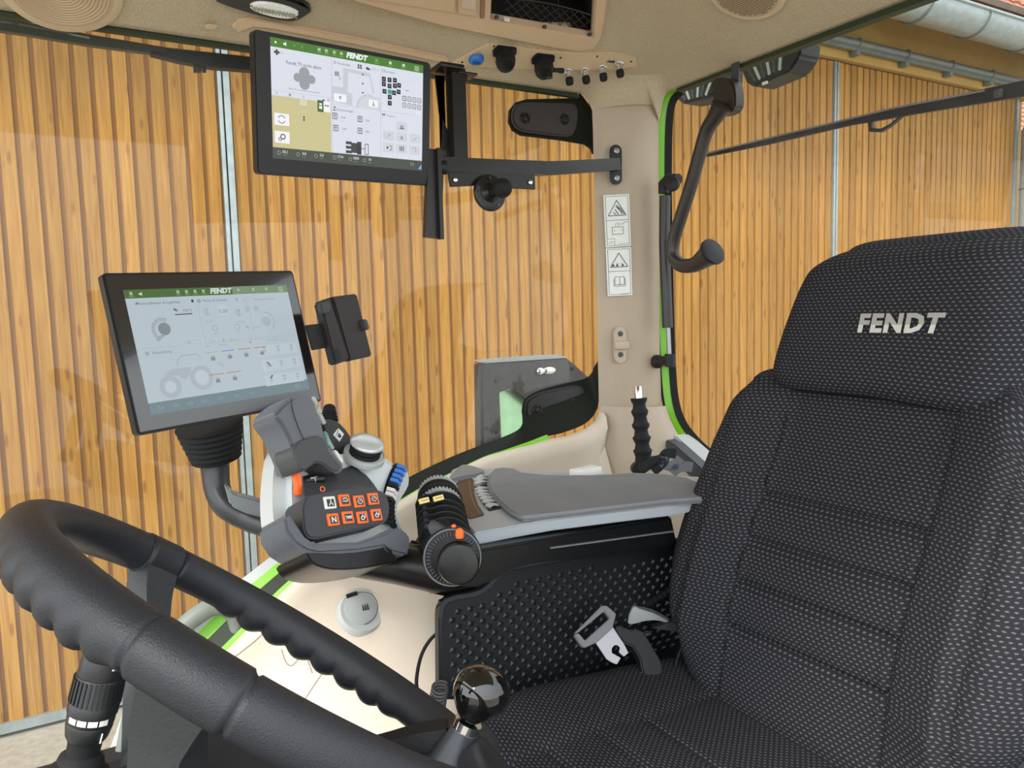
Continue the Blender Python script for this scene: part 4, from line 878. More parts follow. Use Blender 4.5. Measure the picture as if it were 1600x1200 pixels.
# ================================================================== ARMREST
zA = -.30
t = thing('armrest', 'grey suede armrest with silver switch panel and black lever bank at its front', 'armrest', V(.7, 1.0, -.42))
def AP(u, v, z=zA): return PZ(u, v, z)
pad = [(765, 738), (771, 731.5), (786, 730), (804, 731.5), (818, 737.5), (850, 741), (880, 742), (940, 741.5), (990, 738), (1040, 740), (1075, 746), (1110, 760), (1100, 778), (1046, 781), (960, 791), (883, 800), (840, 805), (815, 807), (795, 797), (778, 782), (766, 768), (761, 754)]
m = MB(); m.prism([AP(*p) for p in pad], V(0, 0, -.0095), bev=.0045, seg=3); pd_ = part('pad', m, SUEDE, t, angle=60)
FRM = mat('frame_silver', rgb(160, 167, 172), .4, bump=.05)
m = MB(); m.prism([AP(u, v, -.3100) for u, v in smooth_line([(700, 750), (706, 734), (722, 727), (740, 727), (752, 732), (790, 732), (830, 738), (1000, 741), (1100, 745), (1110, 778), (1046, 789), (960, 799), (863, 811), (800, 822), (741, 833), (726, 816), (711, 796), (703, 772)], 1, True)], V(0, 0, -.018), bev=.002); part('frame', m, FRM, t)
dsp = [(711, 756), (716, 751), (738, 746.5), (740, 750), (741, 770), (747, 788), (757, 803), (755, 805), (735, 810), (732, 809), (719, 790), (713, 774)]
m = MB(); m.prism([AP(u, v, -.3088) for u, v in dsp], V(0, 0, -.004), bev=.0008); d_ = part('display_strip', m, BROWN, t, 'dark brown glossy display')
m = MB(); m.bar([AP(u, v, -.3084) for u, v in [(733, 750), (735, 770), (742, 790), (750, 803)]], .0012, .0004, UP); part('strip_line', m, STEEL, d_)
# two arcs of switches
arcL = smooth_line([(745, 748), (743, 757), (744, 766), (748, 776), (755, 786), (764, 797)], 4)
arcR = smooth_line([(761, 743), (760, 752), (761, 762), (766, 772), (773, 782), (782, 793)], 4)
m = MB(); m.prism([AP(u, v, -.3080) for u, v in arcL]+[AP(u, v, -.3080) for u, v in reversed(arcR)], V(0, 0, -.003), bev=.0005); part('switch_recess', m, BLACK, t)
for i in range(10):
    k = i*2; a0, a1 = AP(*arcL[k], -.3066), AP(*arcR[k], -.3066); dn = (AP(*arcL[k+1], -.3066)-a0)*.9
    m = MB(); m.bar([lerp(a0, a1, .05), lerp(a0, a1, .45)+V(0, 0, .003), lerp(a0, a1, .95)], dn.length*1.1, .003, UP); part('rocker_switch', m, LGREY if i != 3 else STEEL, t)
# black body
m = MB(); m.prism([PY(u, v, .925) for u, v in [(738, 860), (746, 859), (866, 839), (1050, 806), (1060, 852), (960, 868), (830, 882), (800, 892), (778, 905), (748, 918), (726, 918), (708, 905)]], V(0, .16, 0), bev=.004); part('body', m, GLOSSB if False else mat('armrest_black', rgb(16, 16, 17), .3, bump=.05), t)
m = MB(); m.bar([PY(u, v, .922) for u, v in [(860, 856), (1052, 830)]], .004, .002, UP); part('body_strip', m, MGREY, t)
# lever bank: axis from near (front disc) to far
n0 = PY(700, 866, .93); f0 = PY(684, 768, 1.12); axd = (f0-n0).normalized()
def disc_at(f, r0, th, name, mm, parent=t, lobe=False, n=40, knurl=0):
    c = lerp(n0, f0, f); m = MB()
    if knurl:
        a = axd.orthogonal().normalized(); b2 = axd.cross(a); pts = []
        for k in range(knurl*4):
            ang = 2*PI*k/(knurl*4); r = r0*(1 if k % 4 < 2 else .94); pts.append(c-axd*th/2+(a*math.cos(ang)+b2*math.sin(ang))*r)
        m.prism(pts, axd*th)
    else: m.tube([c-axd*th/2, c-axd*th*.35, c+axd*th*.35, c+axd*th/2], [r0*.95, r0, r0, r0*.95], n)
    return part(name, m, mm, parent)
disc_at(.93, .033, .012, 'knurled_wheel', LGREY, knurl=36)
disc_at(.86, .034, .006, 'spacer_disc', RUBBER)
disc_at(.78, .036, .005, 'spacer_disc', RUBBER)
disc_at(.70, .034, .013, 'knurled_wheel', LGREY, knurl=36)
disc_at(.5, .028, .11, 'drum', BLACK)
for k, f in enumerate((.60, .47, .37, .27, .18)):
    r0 = .037; c = lerp(n0, f0, f); m = MB(); th = .0045
    back = V(-.62, -.1, .5).normalized()
    m.tube([c-axd*th/2, c+axd*th/2], r0, 40)
    a = (back-axd*back.dot(axd)).normalized(); up_2 = axd.cross(a)
    m.prism([c-axd*th/2+a*(r0*x)+up_2*(r0*y) for x, y in [(.6, .7), (1.10, .2), (1.22, -.1), (1.1, -.4), (.7, -.75)]], axd*th, bev=.001)
    lv = part('lever_fin', m, BLACK, t)
    m = MB(); m.disc(c+a*r0*1.02-axd*th*.5, -axd, .0035, .0012, seg=12); part('fin_pin', m, DGREY, lv)
for u, v in ((662.5, 782.5), (685, 778.5)):
    c = PD(u, v, 1.045); M = frame(c, V(1, -.1, .12), V(-.1, -.85, .5)); m = MB(); m.box(c, (.0145, .0072, .004), M.to_3x3(), bev=.0008); yl = part('tag_plate', m, YELL, t, 'pale yellow tag')
    m = MB(); m.bar([M @ V(-.005, 0, .0022), M @ V(.005, 0, .0022)], .0012, .0003, M.to_3x3() @ V(0, 0, 1)); part('tag_line', m, MGREY, yl)
# near cross-gate lever
m = MB(); m.prism([PD(u, v, 1.00) for u, v in smooth_line([(668, 822), (672, 817), (684, 820), (700, 828), (712, 836), (700, 845), (684, 842), (672, 834)], 2, True)], VIEW*.02, bev=.003, seg=3); part('gate_lever', m, DGREY, t)
c = PD(693, 822, 1.02); m = MB(); m.disc(c, V(-.2, -.6, .7), .008, .005, bev=.001); m.ring(c+V(0, -.002, .004), V(-.2, -.6, .7), .006, .0015, 16, 6); part('gate_pivot', m, BLACK, t)
# big front dial with orange pointer
nd = V(-.42, -.9, .1).normalized(); c = PD(707, 871, .995)
m = MB(); m.tube([c-nd*.02, c-nd*.003, c, c+nd*.001], [.038, .039, .038, .036], 48); wd = part('depth_wheel', m, BLACK, t)
m = MB(); a = nd.orthogonal().normalized(); b2 = nd.cross(a)
for k in range(44):
    an = 2*PI*k/44; d = a*math.cos(an)+b2*math.sin(an); m.bar([c+nd*.002+d*.028, c+nd*.002+d*.034], .0018, .0022, nd)
part('wheel_ribs', m, DGREY, wd)['kind'] = 'stuff'
m = MB(); m.ring(c+nd*.001, nd, .0365, .0011, 48, 6); part('wheel_rim', m, MGREY, wd)
c3 = PD(716, 880, .985); m = MB(); m.tube([c3-nd*.01, c3+nd*.005, c3+nd*.008, c3+nd*.009], [.027, .027, .025, .021], 40); part('wheel_cap', m, SATINB, wd)
m = MB(); q = PD(718, 833, .985); m.tube([q+V(0, 0, -.006), q+V(0, 0, -.002), q+V(0, 0, .004), q+V(0, 0, .0065)], [.005, .0058, .005, .002], 16); part('wheel_pointer', m, ORANGE, wd, 'orange pointer')
m = MB(); q = PD(709, 823, 1.0); m.sph(q, .0035); part('pointer_tip', m, ORANGE, wd)
m = MB(); m.bar([PD(741, 852, .98), PD(738, 870, .98), PD(724, 905, .985)], .0008, .0008, V(0, 1, 0)); part('body_seam', m, DGREY, t)
# far side hump by the silver panel
m = MB(); m.prism([AP(u, v, -.304) for u, v in smooth_line([(700, 750), (710, 734), (722, 725.5), (736, 727), (756, 733), (752, 739), (735, 742), (716, 746)], 2, True)], V(0, 0, -.02), bev=.003); part('end_cap', m, mat('cap_grey', rgb(120, 126, 130), .4), t)
# ================================================================== DRIVER SEAT
YC = .665
def interp(tab, x):
    if x <= tab[0][0]: return tab[0][1]
    for (a, va), (b_, vb) in zip(tab, tab[1:]):
        if x <= b_:
            t = (x-a)/(b_-a); t = t*t*(3-2*t) if False else t; return va+(vb-va)*t
    return tab[-1][1]
seat = thing('driver_seat', 'black seat with pale dotted fabric and a wide headrest, filling the right of the cab', 'seat', V(.66, YC, -1.0))
def xr(z): return .80+.36*(z+.55)
hw = smooth_line([(-.66, .14), (-.60, .19), (-.55, .225), (-.516, .245), (-.488, .262), (-.447, .284), (-.399, .298), (-.325, .298), (-.216, .278), (-.15, .262), (-.118, .248)], 6)
def cushion_shape(zs, wfun, xfun, prof, depth, nlat=130, edge=.07):
    rows, uvs = [], []
    def section(z, w, shrink=0, back=0):
        pts, uv = [], []
        for k in range(nlat+1):
            s = -1+2*k/nlat
            a = abs(s)
            y = YC+w*s; rnd = 0
            if a > 1-edge/w: q = (a-(1-edge/w))/(edge/w); rnd = edge*(1-math.sqrt(max(0, 1-q*q)))
            x = xfun(z)-prof(z, s, w)+rnd; pts.append((x, y))
        return pts
    for z in zs:
        w = wfun(z); P = section(z, w); ring = [V(x, y, z) for x, y in P]
        xe = P[0][0]; L = 0; uv = [(0, z*1.06)]
        for a, b_ in zip(ring, ring[1:]): L += (b_-a).length; uv.append((L, z*1.06))
        uv = [(u-L/2, v) for u, v in uv]
        # side faces back
        side = [V(xe+depth*(k/5), YC+w-.006*(k/5)**2, z) for k in range(1, 6)]; side2 = [V(xe+depth*(k/5), YC-w+.006*(k/5)**2, z) for k in range(5, 0, -1)]
        u1 = uv[-1][0]; u0 = uv[0][0]
        rows.append(side2+ring+side); uvs.append([(u0-depth*(k/5), z*1.06) for k in range(5, 0, -1)]+uv+[(u1+depth*(k/5), z*1.06) for k in range(1, 6)])
    return rows, uvs
SE = [-.283, -.346, -.405, -.469]   # horizontal quilt seams
def backprof(z, s, w):
    y = w*s; a = abs(y)
    bol = .030*max(0, min(1, (a-.115)/.08))**.8 - .025*max(0, (a-.235)/.06)
    fall = max(0, min(1, (z+.60)/.12))
    p = bol*fall+.012*math.cos(min(1, a/.13)*PI/2)*0
    lum = .022*math.exp(-((z+.40)/.13)**2)
    p += lum*(1 if a < .2 else .6)
    for q in SE:
        if a < .128: p -= .011*math.exp(-((z-q)/.0055)**2); p += .004*math.exp(-((z-q-.03)/.018)**2)
    if z < -.165+.0: p -= .009*math.exp(-((a-.128)/.004)**2)
    else: p -= .0035*math.exp(-((a-.128)/.003)**2)
    p -= .004*math.exp(-((a-.215)/.0025)**2)
    # shoulder rounding at the top, tuck at the bottom
    if z > -.15: p -= .06*((z+.15)/.035)**2*.35
    if z < -.56: p -= .25*(-.56-z)
    return p
zs = [-.66+i*.004 for i in range(int((.66-.112)/.004)+1)]
hwt = [(a, b_) for a, b_ in hw]
rows, uvs = cushion_shape(zs, lambda z: interp(hwt, z), xr, backprof, .10)
# round over the top
last = rows[-1]; lu = uvs[-1]
for k in range(1, 9):
    a = k/8*PI/2; rr_ = .035
    rows.append([p+V(rr_*(1-math.cos(a))+.0, 0, rr_*math.sin(a)*.35)+V((.012*k if k > 6 else 0), 0, 0) for p in last]); uvs.append([(u, v+rr_*a) for u, v in lu])
# shoulder slope: lower the outer ends at the top
for r in rows:
    for i, p in enumerate(r):
        a = abs(p.y-YC)
        if p.z > -.22 and a > .17: p.z -= (p.z+.22)*min(1, ((a-.17)/.1))**2*(.35 if p.y > YC else 1.7)
m = MB(); m.sheet(rows, uv=uvs); part('backrest', m, FABRIC, seat, angle=80)
# headrest
hh_ = smooth_line([(-.135, .165), (-.118, .178), (-.09, .184), (-.05, .182), (-.02, .178), (.02, .171), (.05, .160), (.072, .144), (.082, .128)], 5)
def headprof(z, s, w):
    p = .014*(1-(abs(s)**4))
    if z < -.10: p -= .03*((-.10-z)/.035)**2
    if z > .045: p -= .06*((z-.045)/.04)**2
    p -= .0025*math.exp(-((z-.035)/.0022)**2) if abs(s) < .9 else 0
    return p+.016
zs = [-.128+i*.004 for i in range(54)]; zs = [z for z in zs if z <= .083]
rows, uvs = cushion_shape(zs, lambda z: interp(hh_, z), lambda z: xr(z), headprof, .07, edge=.045)
bt_ = [[p+V(.03, 0, .004) for p in rows[0]], [p+V(.012, 0, -.004) for p in rows[0]]]; rows = bt_+rows; uvs = [uvs[0], uvs[0]]+uvs
last = rows[-1]
for k in range(1, 7):
    a = k/6*PI/2; rows.append([V(p.x+.05*(1-math.cos(a))+.02*math.sin(a), YC+(p.y-YC)*(1-.10*(k/6)**2), p.z+.016*math.sin(a)) for p in last]); uvs.append([(u, v+.03*a) for u, v in uvs[len(zs)+1]])
for r in rows:
    for p in r: p.z += -.017*max(0, (p.y-YC)/-.18)**1.3*max(0, min(1, (-.03-p.z)/.09))
m = MB(); m.sheet(rows, uv=uvs); hr = part('headrest', m, FABRIC, seat, angle=80)
# logo
c = PN(1404, 507, V(xr(-.03)-.031, YC, -.03), V(-1, 0, .36).normalized()); nL = V(-1, 0, .36).normalized(); ML = frame(c+nL*.0015, V(0, -1, 0), nL)
def logo(clip_lo, clip_hi, mm, nm):
    m = MB(); m.text('FENDT', ML, .0355, .0006, .0016, shear=.0, sx=.98, gap=1.14)
    for v in m.b.verts:
        l = ML.inverted() @ v.co; k = .10 if True else 0
        l.x += l.y*(.10 if l.x > .02 else -.04); v.co = ML @ l
    geom = m.b.verts[:]+m.b.edges[:]+m.b.faces[:]
    if clip_lo is not None:
        bmesh.ops.bisect_plane(m.b, geom=geom, plane_co=ML @ V(0, clip_lo, 0), plane_no=ML.to_3x3() @ V(0, 1, 0), clear_inner=True)
    if clip_hi is not None:
        bmesh.ops.bisect_plane(m.b, geom=geom, plane_co=ML @ V(0, clip_hi, 0), plane_no=ML.to_3x3() @ V(0, 1, 0), clear_outer=True)
    return part(nm, m, mm, hr)
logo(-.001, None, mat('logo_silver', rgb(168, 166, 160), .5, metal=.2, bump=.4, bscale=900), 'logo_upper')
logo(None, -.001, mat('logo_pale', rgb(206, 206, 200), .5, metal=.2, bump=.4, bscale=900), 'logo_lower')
# seat cushion
rows, uvs = [], []
XF, XB = .40, .90
for i in range(91):
    x = XF+(XB-XF)*i/90; r, uv = [], []
    w = .295 if x > .5 else .27+.025*math.sin((x-.40)/.1*PI/2)
    if x > .72: w -= .06*((x-.72)/.18)**1.5
    fr = 0
    if x < .46: q = (.46-x)/.06; fr = .07*(1-math.sqrt(max(0, 1-q*q)))
    for k in range(73):
        s = -1+2*k/72; a = abs(s*w); y = YC+s*w
        z = -.575+.018*max(0, min(1, (a-.13)/.10))**.9-fr
        q = (abs(s)-.80)/.20
        if q > 0: z -= .06*(1-math.sqrt(max(0, 1-q*q)))
        z -= .0045*math.exp(-((a-.135)/.0035)**2)
        for xx in (.50, .58, .66):
            if a < .133: z -= .005*math.exp(-((x-xx)/.0045)**2)
        z += .014*math.exp(-((x-.55)/.12)**2)
        r.append(V(x, y, z)); uv.append((s*w*1.03, x*1.02))
    r = [V(r[0].x, r[0].y+.004, -.72)]+r+[V(r[-1].x, r[-1].y-.004, -.72)]; uv = [(uv[0][0]-.1, uv[0][1])]+uv+[(uv[-1][0]+.1, uv[-1][1])]
    rows.append(r); uvs.append(uv)
rows = [[V(p.x+.004, p.y, -.72) for p in rows[0]]]+rows; uvs = [[(u, v-.1) for u, v in uvs[0]]]+uvs
m = MB(); m.sheet(rows, uv=uvs); part('cushion', m, FABRIC, seat, angle=80)
m = MB(); m.box(V(.66, YC, -.80), (.46, .46, .18), bev=.02); m.box(V(.66, YC, -.96), (.36, .36, .17), bev=.01); part('base', m, BLACK, seat)
m = MB(); m.prism([V(.86, YC-.25, -.60), V(.86, YC+.22, -.60), V(.99, YC+.22, -.2), V(.99, YC-.22, -.2)], V(.05, 0, -.02), bev=.01); part('back_shell', m, BLACK, seat)
m = MB(); m.prism([PX(u, v, .86) for u, v in [(1548, 1175), (1600, 1110), (1640, 1100), (1640, 1260), (1545, 1230)]], V(.06, 0, 0), bev=.004); part('side_cover', m, DGREY, seat)
# ---- patterned side panel
yP = .985
op = [(688, 1095), (687, 965), (689, 948), (697, 938), (712, 933), (738, 929), (752, 924), (764, 915), (775, 902), (787, 893), (803, 886), (850, 877), (950, 861), (1052, 846), (1120, 836), (1120, 1060), (900, 1075), (740, 1095)]
t = thing('dimpled_divider', 'black side panel with embossed dimple pattern standing between seat and armrest', 'panel', V(.6, yP, -.6))
m = MB(); m.prism([PY(*p, yP) for p in op], V(0, .022, 0), bev=.005, seg=3); pn = part('plate', m, mat('panel_black', rgb(27, 29, 31), .45, bump=.1), t)
m = MB(); m.bar([PY(*p, yP-.002) for p in op[1:15]], .007, .004, V(0, 1, 0)); part('edge_bead', m, mat('bead_grey', rgb(48, 54, 60), .45), t)
m = MB(); x0 = .455; n_ = 0
def ptop(x): 
    c_ = proj_(V(x, yP, -.45)); 
    return None
def proj_(p): l = CR.inverted() @ p; return (800+F*l.x/-l.z, 600-F*l.y/-l.z)
for j in range(0, 26):
    for i in range(-2, 30):
        x = .448+i*.0200+(j % 2)*.0100; z = -.30-j*.0112+(x-.45)*-.02
        u, v = proj_(V(x, yP, z)); tl_ = interp([(687, 966), (700, 956), (755, 946), (785, 920), (805, 908), (1052, 867), (1120, 856)], u)
        if u < 700 or u > 1060 or v < tl_ or v > 1090: continue
        r = .0068; c = V(x, yP-.0003, z); a = [c+V(-r*.5, 0, r*.8), c+V(r*.9, 0, r*.35), c+V(r*.5, 0, -r*.8), c+V(-r*.9, 0, -r*.35)]; tp_ = c+V(-r*.25, -.0036, r*.3)
        for k in range(4): m.b.faces.new([m.b.verts.new(q) for q in (a[k], a[(k+1) % 4], tp_)])
b_ = part('dimples', m, mat('dimple_black', rgb(34, 36, 38), .35), pn, angle=5); b_['kind'] = 'stuff'
# ---- belt buckle and things behind
t = thing('belt_buckle', 'grey metal and plastic seat belt tongue leaning on the black side panel', 'buckle', PD(955, 1030, 1.18))
nB = V(-.25, -.8, .5).normalized(); PB = PD(940, 990, 1.17)
def BP(u, v, o=0): return PN(u, v, PB+nB*o, nB)
fr_ = [(897, 990), (900, 986), (938, 948), (946, 946), (962, 957), (963, 964), (958, 974), (955, 983), (932, 1002), (918, 1010), (912, 1012), (908, 1009)]
inn = [(911, 1000), (952, 960), (945, 955), (903, 990)]
m = MB(); 
segs = [[(899, 990), (941, 948)], [(941, 948), (960, 960)], [(960, 960), (956, 980), (934, 1001), (913, 1010)], [(913, 1010), (899, 990)]]
loop = [(899, 989), (940, 949), (947, 948), (961, 959), (960, 968), (955, 981), (934, 1001), (915, 1010), (910, 1009), (899, 992)]
m.prism([BP(*p) for p in [(897, 990), (940, 947), (948, 946), (963, 959), (957, 982), (934, 1003), (914, 1012), (909, 1010), (897, 992), (904, 989), (914, 1001), (953, 966), (944, 955), (904, 988)]], -nB*.010, bev=.0012); part('belt_slot', m, mat('buckle_grey', rgb(108, 108, 112), .45), t)
m = MB(); m.prism([BP(*p, -.004) for p in [(930, 1003), (957, 979), (976, 1008), (982, 1020), (975, 1026), (967, 1019), (969, 1012), (965, 1008), (960, 1008), (956, 1013), (956, 1020), (963, 1024), (970, 1028), (964, 1038), (958, 1036), (948, 1030)]], -nB*.0025, bev=.0005); part('tongue', m, mat('tongue_metal', rgb(150, 150, 154), .35, metal=.5), t)
t = thing('buckle_stalk', 'dark plastic buckle stalk rising behind the grey belt tongue', 'buckle', PD(1010, 1040, 1.2))
m = MB(); m.prism([BP(*p, -.02) for p in smooth_line([(960, 985), (966, 978), (985, 984), (1000, 984), (1010, 995), (1022, 1015), (1033, 1035), (1033, 1060), (1008, 1060), (1000, 1030), (988, 1010), (975, 1005)], 2, True)], -nB*.022, bev=.004); part('housing', m, BLACK, t)
m = MB(); m.box(BP(1010, 990, -.03), (.012, .01, .004), bev=.001); part('metal_tip', m, STEEL, t)
t = thing('seat_rail_cover', 'light silver curved cover glimpsed between side panel and backrest', 'cover', PD(1020, 975, 1.27))
m = MB(); m.prism([PD(u, v, 1.28) for u, v in smooth_line([(981, 974), (989, 949), (1000, 952), (1020, 958), (1040, 968), (1052, 976), (1030, 970), (1010, 970), (995, 974)], 2, True)], VIEW*.03, bev=.003); part('cover', m, LGREY, t)
m = MB(); m.prism([PD(u, v, 1.27) for u, v in [(1020, 982), (1062, 969), (1060, 987), (1040, 985)]], VIEW*.02, bev=.001); part('bracket', m, DGREY, t)
m = MB(); m.prism([PD(u, v, 1.36) for u, v in [(960, 955), (1045, 930), (1068, 968), (1070, 990), (1000, 985)]], VIEW*.02); solo('storage_box', m, BEIGE, 'beige box face seen between the side panel and the backrest', 'box', PD(1050, 960, 1.36))
m = MB(); pts = [PD(1000+7.2*i/2, 951-4.3*i/2, 1.31) for i in range(17)]
m.tube(pts, [.008 if i % 2 else .0062 for i in range(17)], 16); solo('corrugated_hose', m, RUBBER, 'short black corrugated hose beside the far edge of the backrest', 'hose', pts[0])
m = MB(); m.tube([PD(u, v, 1.2) for u, v in [(1069, 985), (1068, 1005), (1058, 1030), (1052, 1060)]], .0022, 8); solo('thin_cord', m, BLACK, 'thin black cord hanging at the far lower edge of the backrest', 'cord', PD(1060, 1000, 1.2))
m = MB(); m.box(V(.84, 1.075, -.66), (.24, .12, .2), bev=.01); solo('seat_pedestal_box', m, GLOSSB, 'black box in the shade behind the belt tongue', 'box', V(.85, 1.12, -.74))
# cable and coiled cord in front of side panel
m = MB(); m.tube([V(*p) for p in smooth_line([tuple(PD(u, v, 1.16)) for u, v in [(688, 985), (672, 1000), (660, 1020), (653, 1045), (651, 1072), (660, 1100)]], 6)], .0028, 10); solo('black_cable', m, RUBBER, 'thin black cable curving down the cream console left of the side panel', 'cable', PD(660, 1020, 1.16))
m = MB(); pts = []
for i in range(200):
    f = i/199; c_ = lerp(PD(688, 1072, 1.10), PD(680, 1120, 1.07), f); a = f*2*PI*9; pts.append(c_+V(.011*math.cos(a), .008*math.sin(a), .004*math.sin(a)))
m.tube(pts, .0024, 6); solo('coiled_cord', m, mat('cord_grey', rgb(62, 60, 60), .5), 'coiled grey black cord at the lower front corner of the side panel', 'cord', PD(685, 1090, 1.1))
# ================================================================== LOWER CONSOLE DISC
# plane of the console under the disc
hit = None
dg = bpy.context.evaluated_depsgraph_get()
ok, hp_, hn, _ = wr.ray_cast(V(0, 0, 0), ray(566, 956).normalized())
if hn.dot(VIEW) > 0: hn = -hn
n = hn.normalized(); c = hp_+n*.0055
t = thing('outlet_flap', 'round light grey flap with finger notch set in the cream console', 'flap', c)
M = frame(c, V(1, 0, 0), n)
m = MB(); m.tube([M @ V(0, 0, -.012), M @ V(0, 0, .003), M @ V(0, 0, .005), M @ V(0, 0, .0048)], [.046, .043, .041, .037], 48); part('ring', m, LGREY, t)
m = MB(); m.tube([M @ V(-.002, .003, .002), M @ V(-.002, .003, .0056), M @ V(-.002, .003, .0064)], [.031, .031, .0295], 40); fl_ = part('flap', m, mat('flap_grey', rgb(170, 174, 172), .5), t)
m = MB(); m.ring(M @ V(-.002, .003, .0056), n, .0314, .0007, 48, 6); part('flap_gap', m, DGREY, fl_)
m = MB(); m.box(M @ V(-.012, .033, .006), (.022, .008, .003), (M.to_3x3() @ Matrix.Rotation(.1, 3, 'Z')), bev=.001); part('notch', m, BLACK, fl_)
for k in (-1, 0, 1): m = MB(); m.prism([M @ V(.006+k*.0045-.0018, -.003, .0068), M @ V(.006+k*.0045+.0018, -.003, .0068), M @ V(.006+k*.0045+.002, .006+.001*k, .0068), M @ V(.006+k*.0045, .010, .0068)], n*.0005); part('symbol_bar', m, INK, fl_)
gm = mat('console_seam', rgb(150, 134, 118), .8)
def on_wall(u, v):
    ok, p, nn_, _ = wr.ray_cast(V(0, 0, 0), ray(u, v).normalized()); return p if ok else None
for line in ([(468, 1105), (490, 1072), (508, 1046), (530, 1020)], [(440, 1015), (447, 1035), (456, 1040), (466, 1030)], [(362, 1030), (400, 1000), (430, 970)], [(470, 1010), (480, 1030), (488, 1052)]):
    P = [on_wall(u, v) for u, v in [q[:2] for q in smooth_line(line, 5)]]; P = [p-ray(800, 600)*0 for p in P if p]
    if len(P) > 2: m = MB(); m.tube(P, .0012, 6); part('seam', m, gm, wr)
# moulded recess above the flap
P = [on_wall(u, v) for u, v in [(490, 896), (560, 898), (625, 892), (600, 912), (560, 916), (500, 915), (484, 910)]]
# ================================================================== STEERING WHEEL
CW = V(.1245, .602, -.264); RW = .2
nW = V(.621, .050, .782).normalized(); NW = frame(CW, V(0, 1, 0).cross(nW), nW).to_3x3()
sw = thing('steering_wheel', 'dark grey steering wheel with finger grips and a shiny spinner knob', 'steering wheel', CW)
def WP(th, r=RW, h=0): return CW+NW @ V(-math.cos(th)*r, math.sin(th)*r, h)
def near_t(u, v):
    best = min(range(720), key=lambda k: (proj_(WP(k*PI/360))[0]-u)**2+(proj_(WP(k*PI/360))[1]-v)**2); return best*PI/360
tn = near_t(300, 1052); tf = near_t(245, 872); ts = [(tf, .10), (tn, .15)]
T0, T1 = near_t(520, 1020), near_t(700, 1140); U0, U1 = near_t(150, 950), near_t(40, 850)
def scal(th):
    th %= 2*PI; g = 0
    for lo, hi, k in ((near_t(345, 920), near_t(640, 1100), 8), (near_t(30, 838), near_t(215, 995), 7)):
        a, b__ = lo, hi
        if a > b__ and a-b__ < PI: a, b__ = b__, a
        x = (th-a) % (2*PI); L = (b__-a) % (2*PI)
        if x < L: g = abs(math.sin(PI*k*x/L))*min(1, 8*x/L, 8*(L-x)/L)
    return g
rows = []; NR = 720; MR = 24
for i in range(NR):
    th = 2*PI*i/NR; g = scal(th); d = (WP(th)-CW).normalized(); row = []
    for j in range(MR):
        ph = 2*PI*j/MR; cr, sh_ = math.cos(ph), math.sin(ph)
        r = .0170+.0008*abs(cr)
        under = max(0, -sh_*.6-cr*.8*0+0) ; r += .0058*g*max(0, -sh_)**1.2
        for t0_, hw_ in ts:
            dd = abs((th-t0_+PI) % (2*PI)-PI)
            if dd < hw_*1.0: r += .0010
            if abs(dd-hw_*1.02) < .008: r -= .0016
        row.append(CW+d*(RW+r*cr*1.0)+nW*(r*sh_*1.04))
    rows.append(row)
rows.append(rows[0]); m = MB(); m.sheet(rows, closed=True); part('rim', m, RIMM, sw, angle=70, weld=True)
hubC = CW-nW*.12
# spokes
hub2 = PD(285, 1330, .62)
def spoke(th, px_end, wd, name='spoke'):
    p0 = WP(th, RW-.004, -.006); p1 = WP(th, RW-.03, -.035); end = px_end
    pts = smooth_line([tuple(p0), tuple(p1), tuple(lerp(p1, end, .5)), tuple(end)], 5); tang = (WP(th+.05)-WP(th-.05)).normalized()
    m = MB(); k = len(pts); m.bar([V(*p) for p in pts], [wd*(1.25-.35*min(1, i/6)) for i in range(k)], [.024+.006*(i/k) for i in range(k)], (end-p0).normalized().cross(tang).normalized()); return part(name, m, mat('spoke_grey', rgb(40, 43, 46), .5, bump=.2) if 'spoke_grey' not in MATS else MATS['spoke_grey'], sw)
spoke(tf, PD(232, 1190, .62), .030)
spoke(tn, PD(258, 1260, .45), .036)
spoke(PI*1.0+0.0, PD(420, 1330, .52), .04)
m = MB(); m.tube([PD(280, 1350, .56)-nW*.05, PD(280, 1350, .56), PD(280, 1350, .56)+nW*.03], [.05, .055, .05], 40); part('hub', m, SATINB, sw)
# steering column shroud
t = thing('steering_column', 'black ribbed steering column cover below the wheel', 'column', V(.0, .66, -1.0))
m = MB(); m.prism([PY(u, v, .66) for u, v in smooth_line([(305, 1118), (330, 1100), (372, 1112), (430, 1135), (480, 1160), (560, 1200), (620, 1260), (560, 1330), (280, 1330), (285, 1200)], 3, True)], V(0, .1, 0), bev=.01, seg=3); part('shroud', m, BLACK, t)
m = MB(); m.bar([V(*p) for p in smooth_line([tuple(PY(u, v, .657)) for u, v in [(300, 1112), (340, 1118), (400, 1134), (460, 1160), (520, 1190)]], 4)], .004, .010, V(0, 1, 0)); part('shroud_lip_highlight', m, STEEL, t)  # steel tone paints the shiny highlight along the shroud's rim
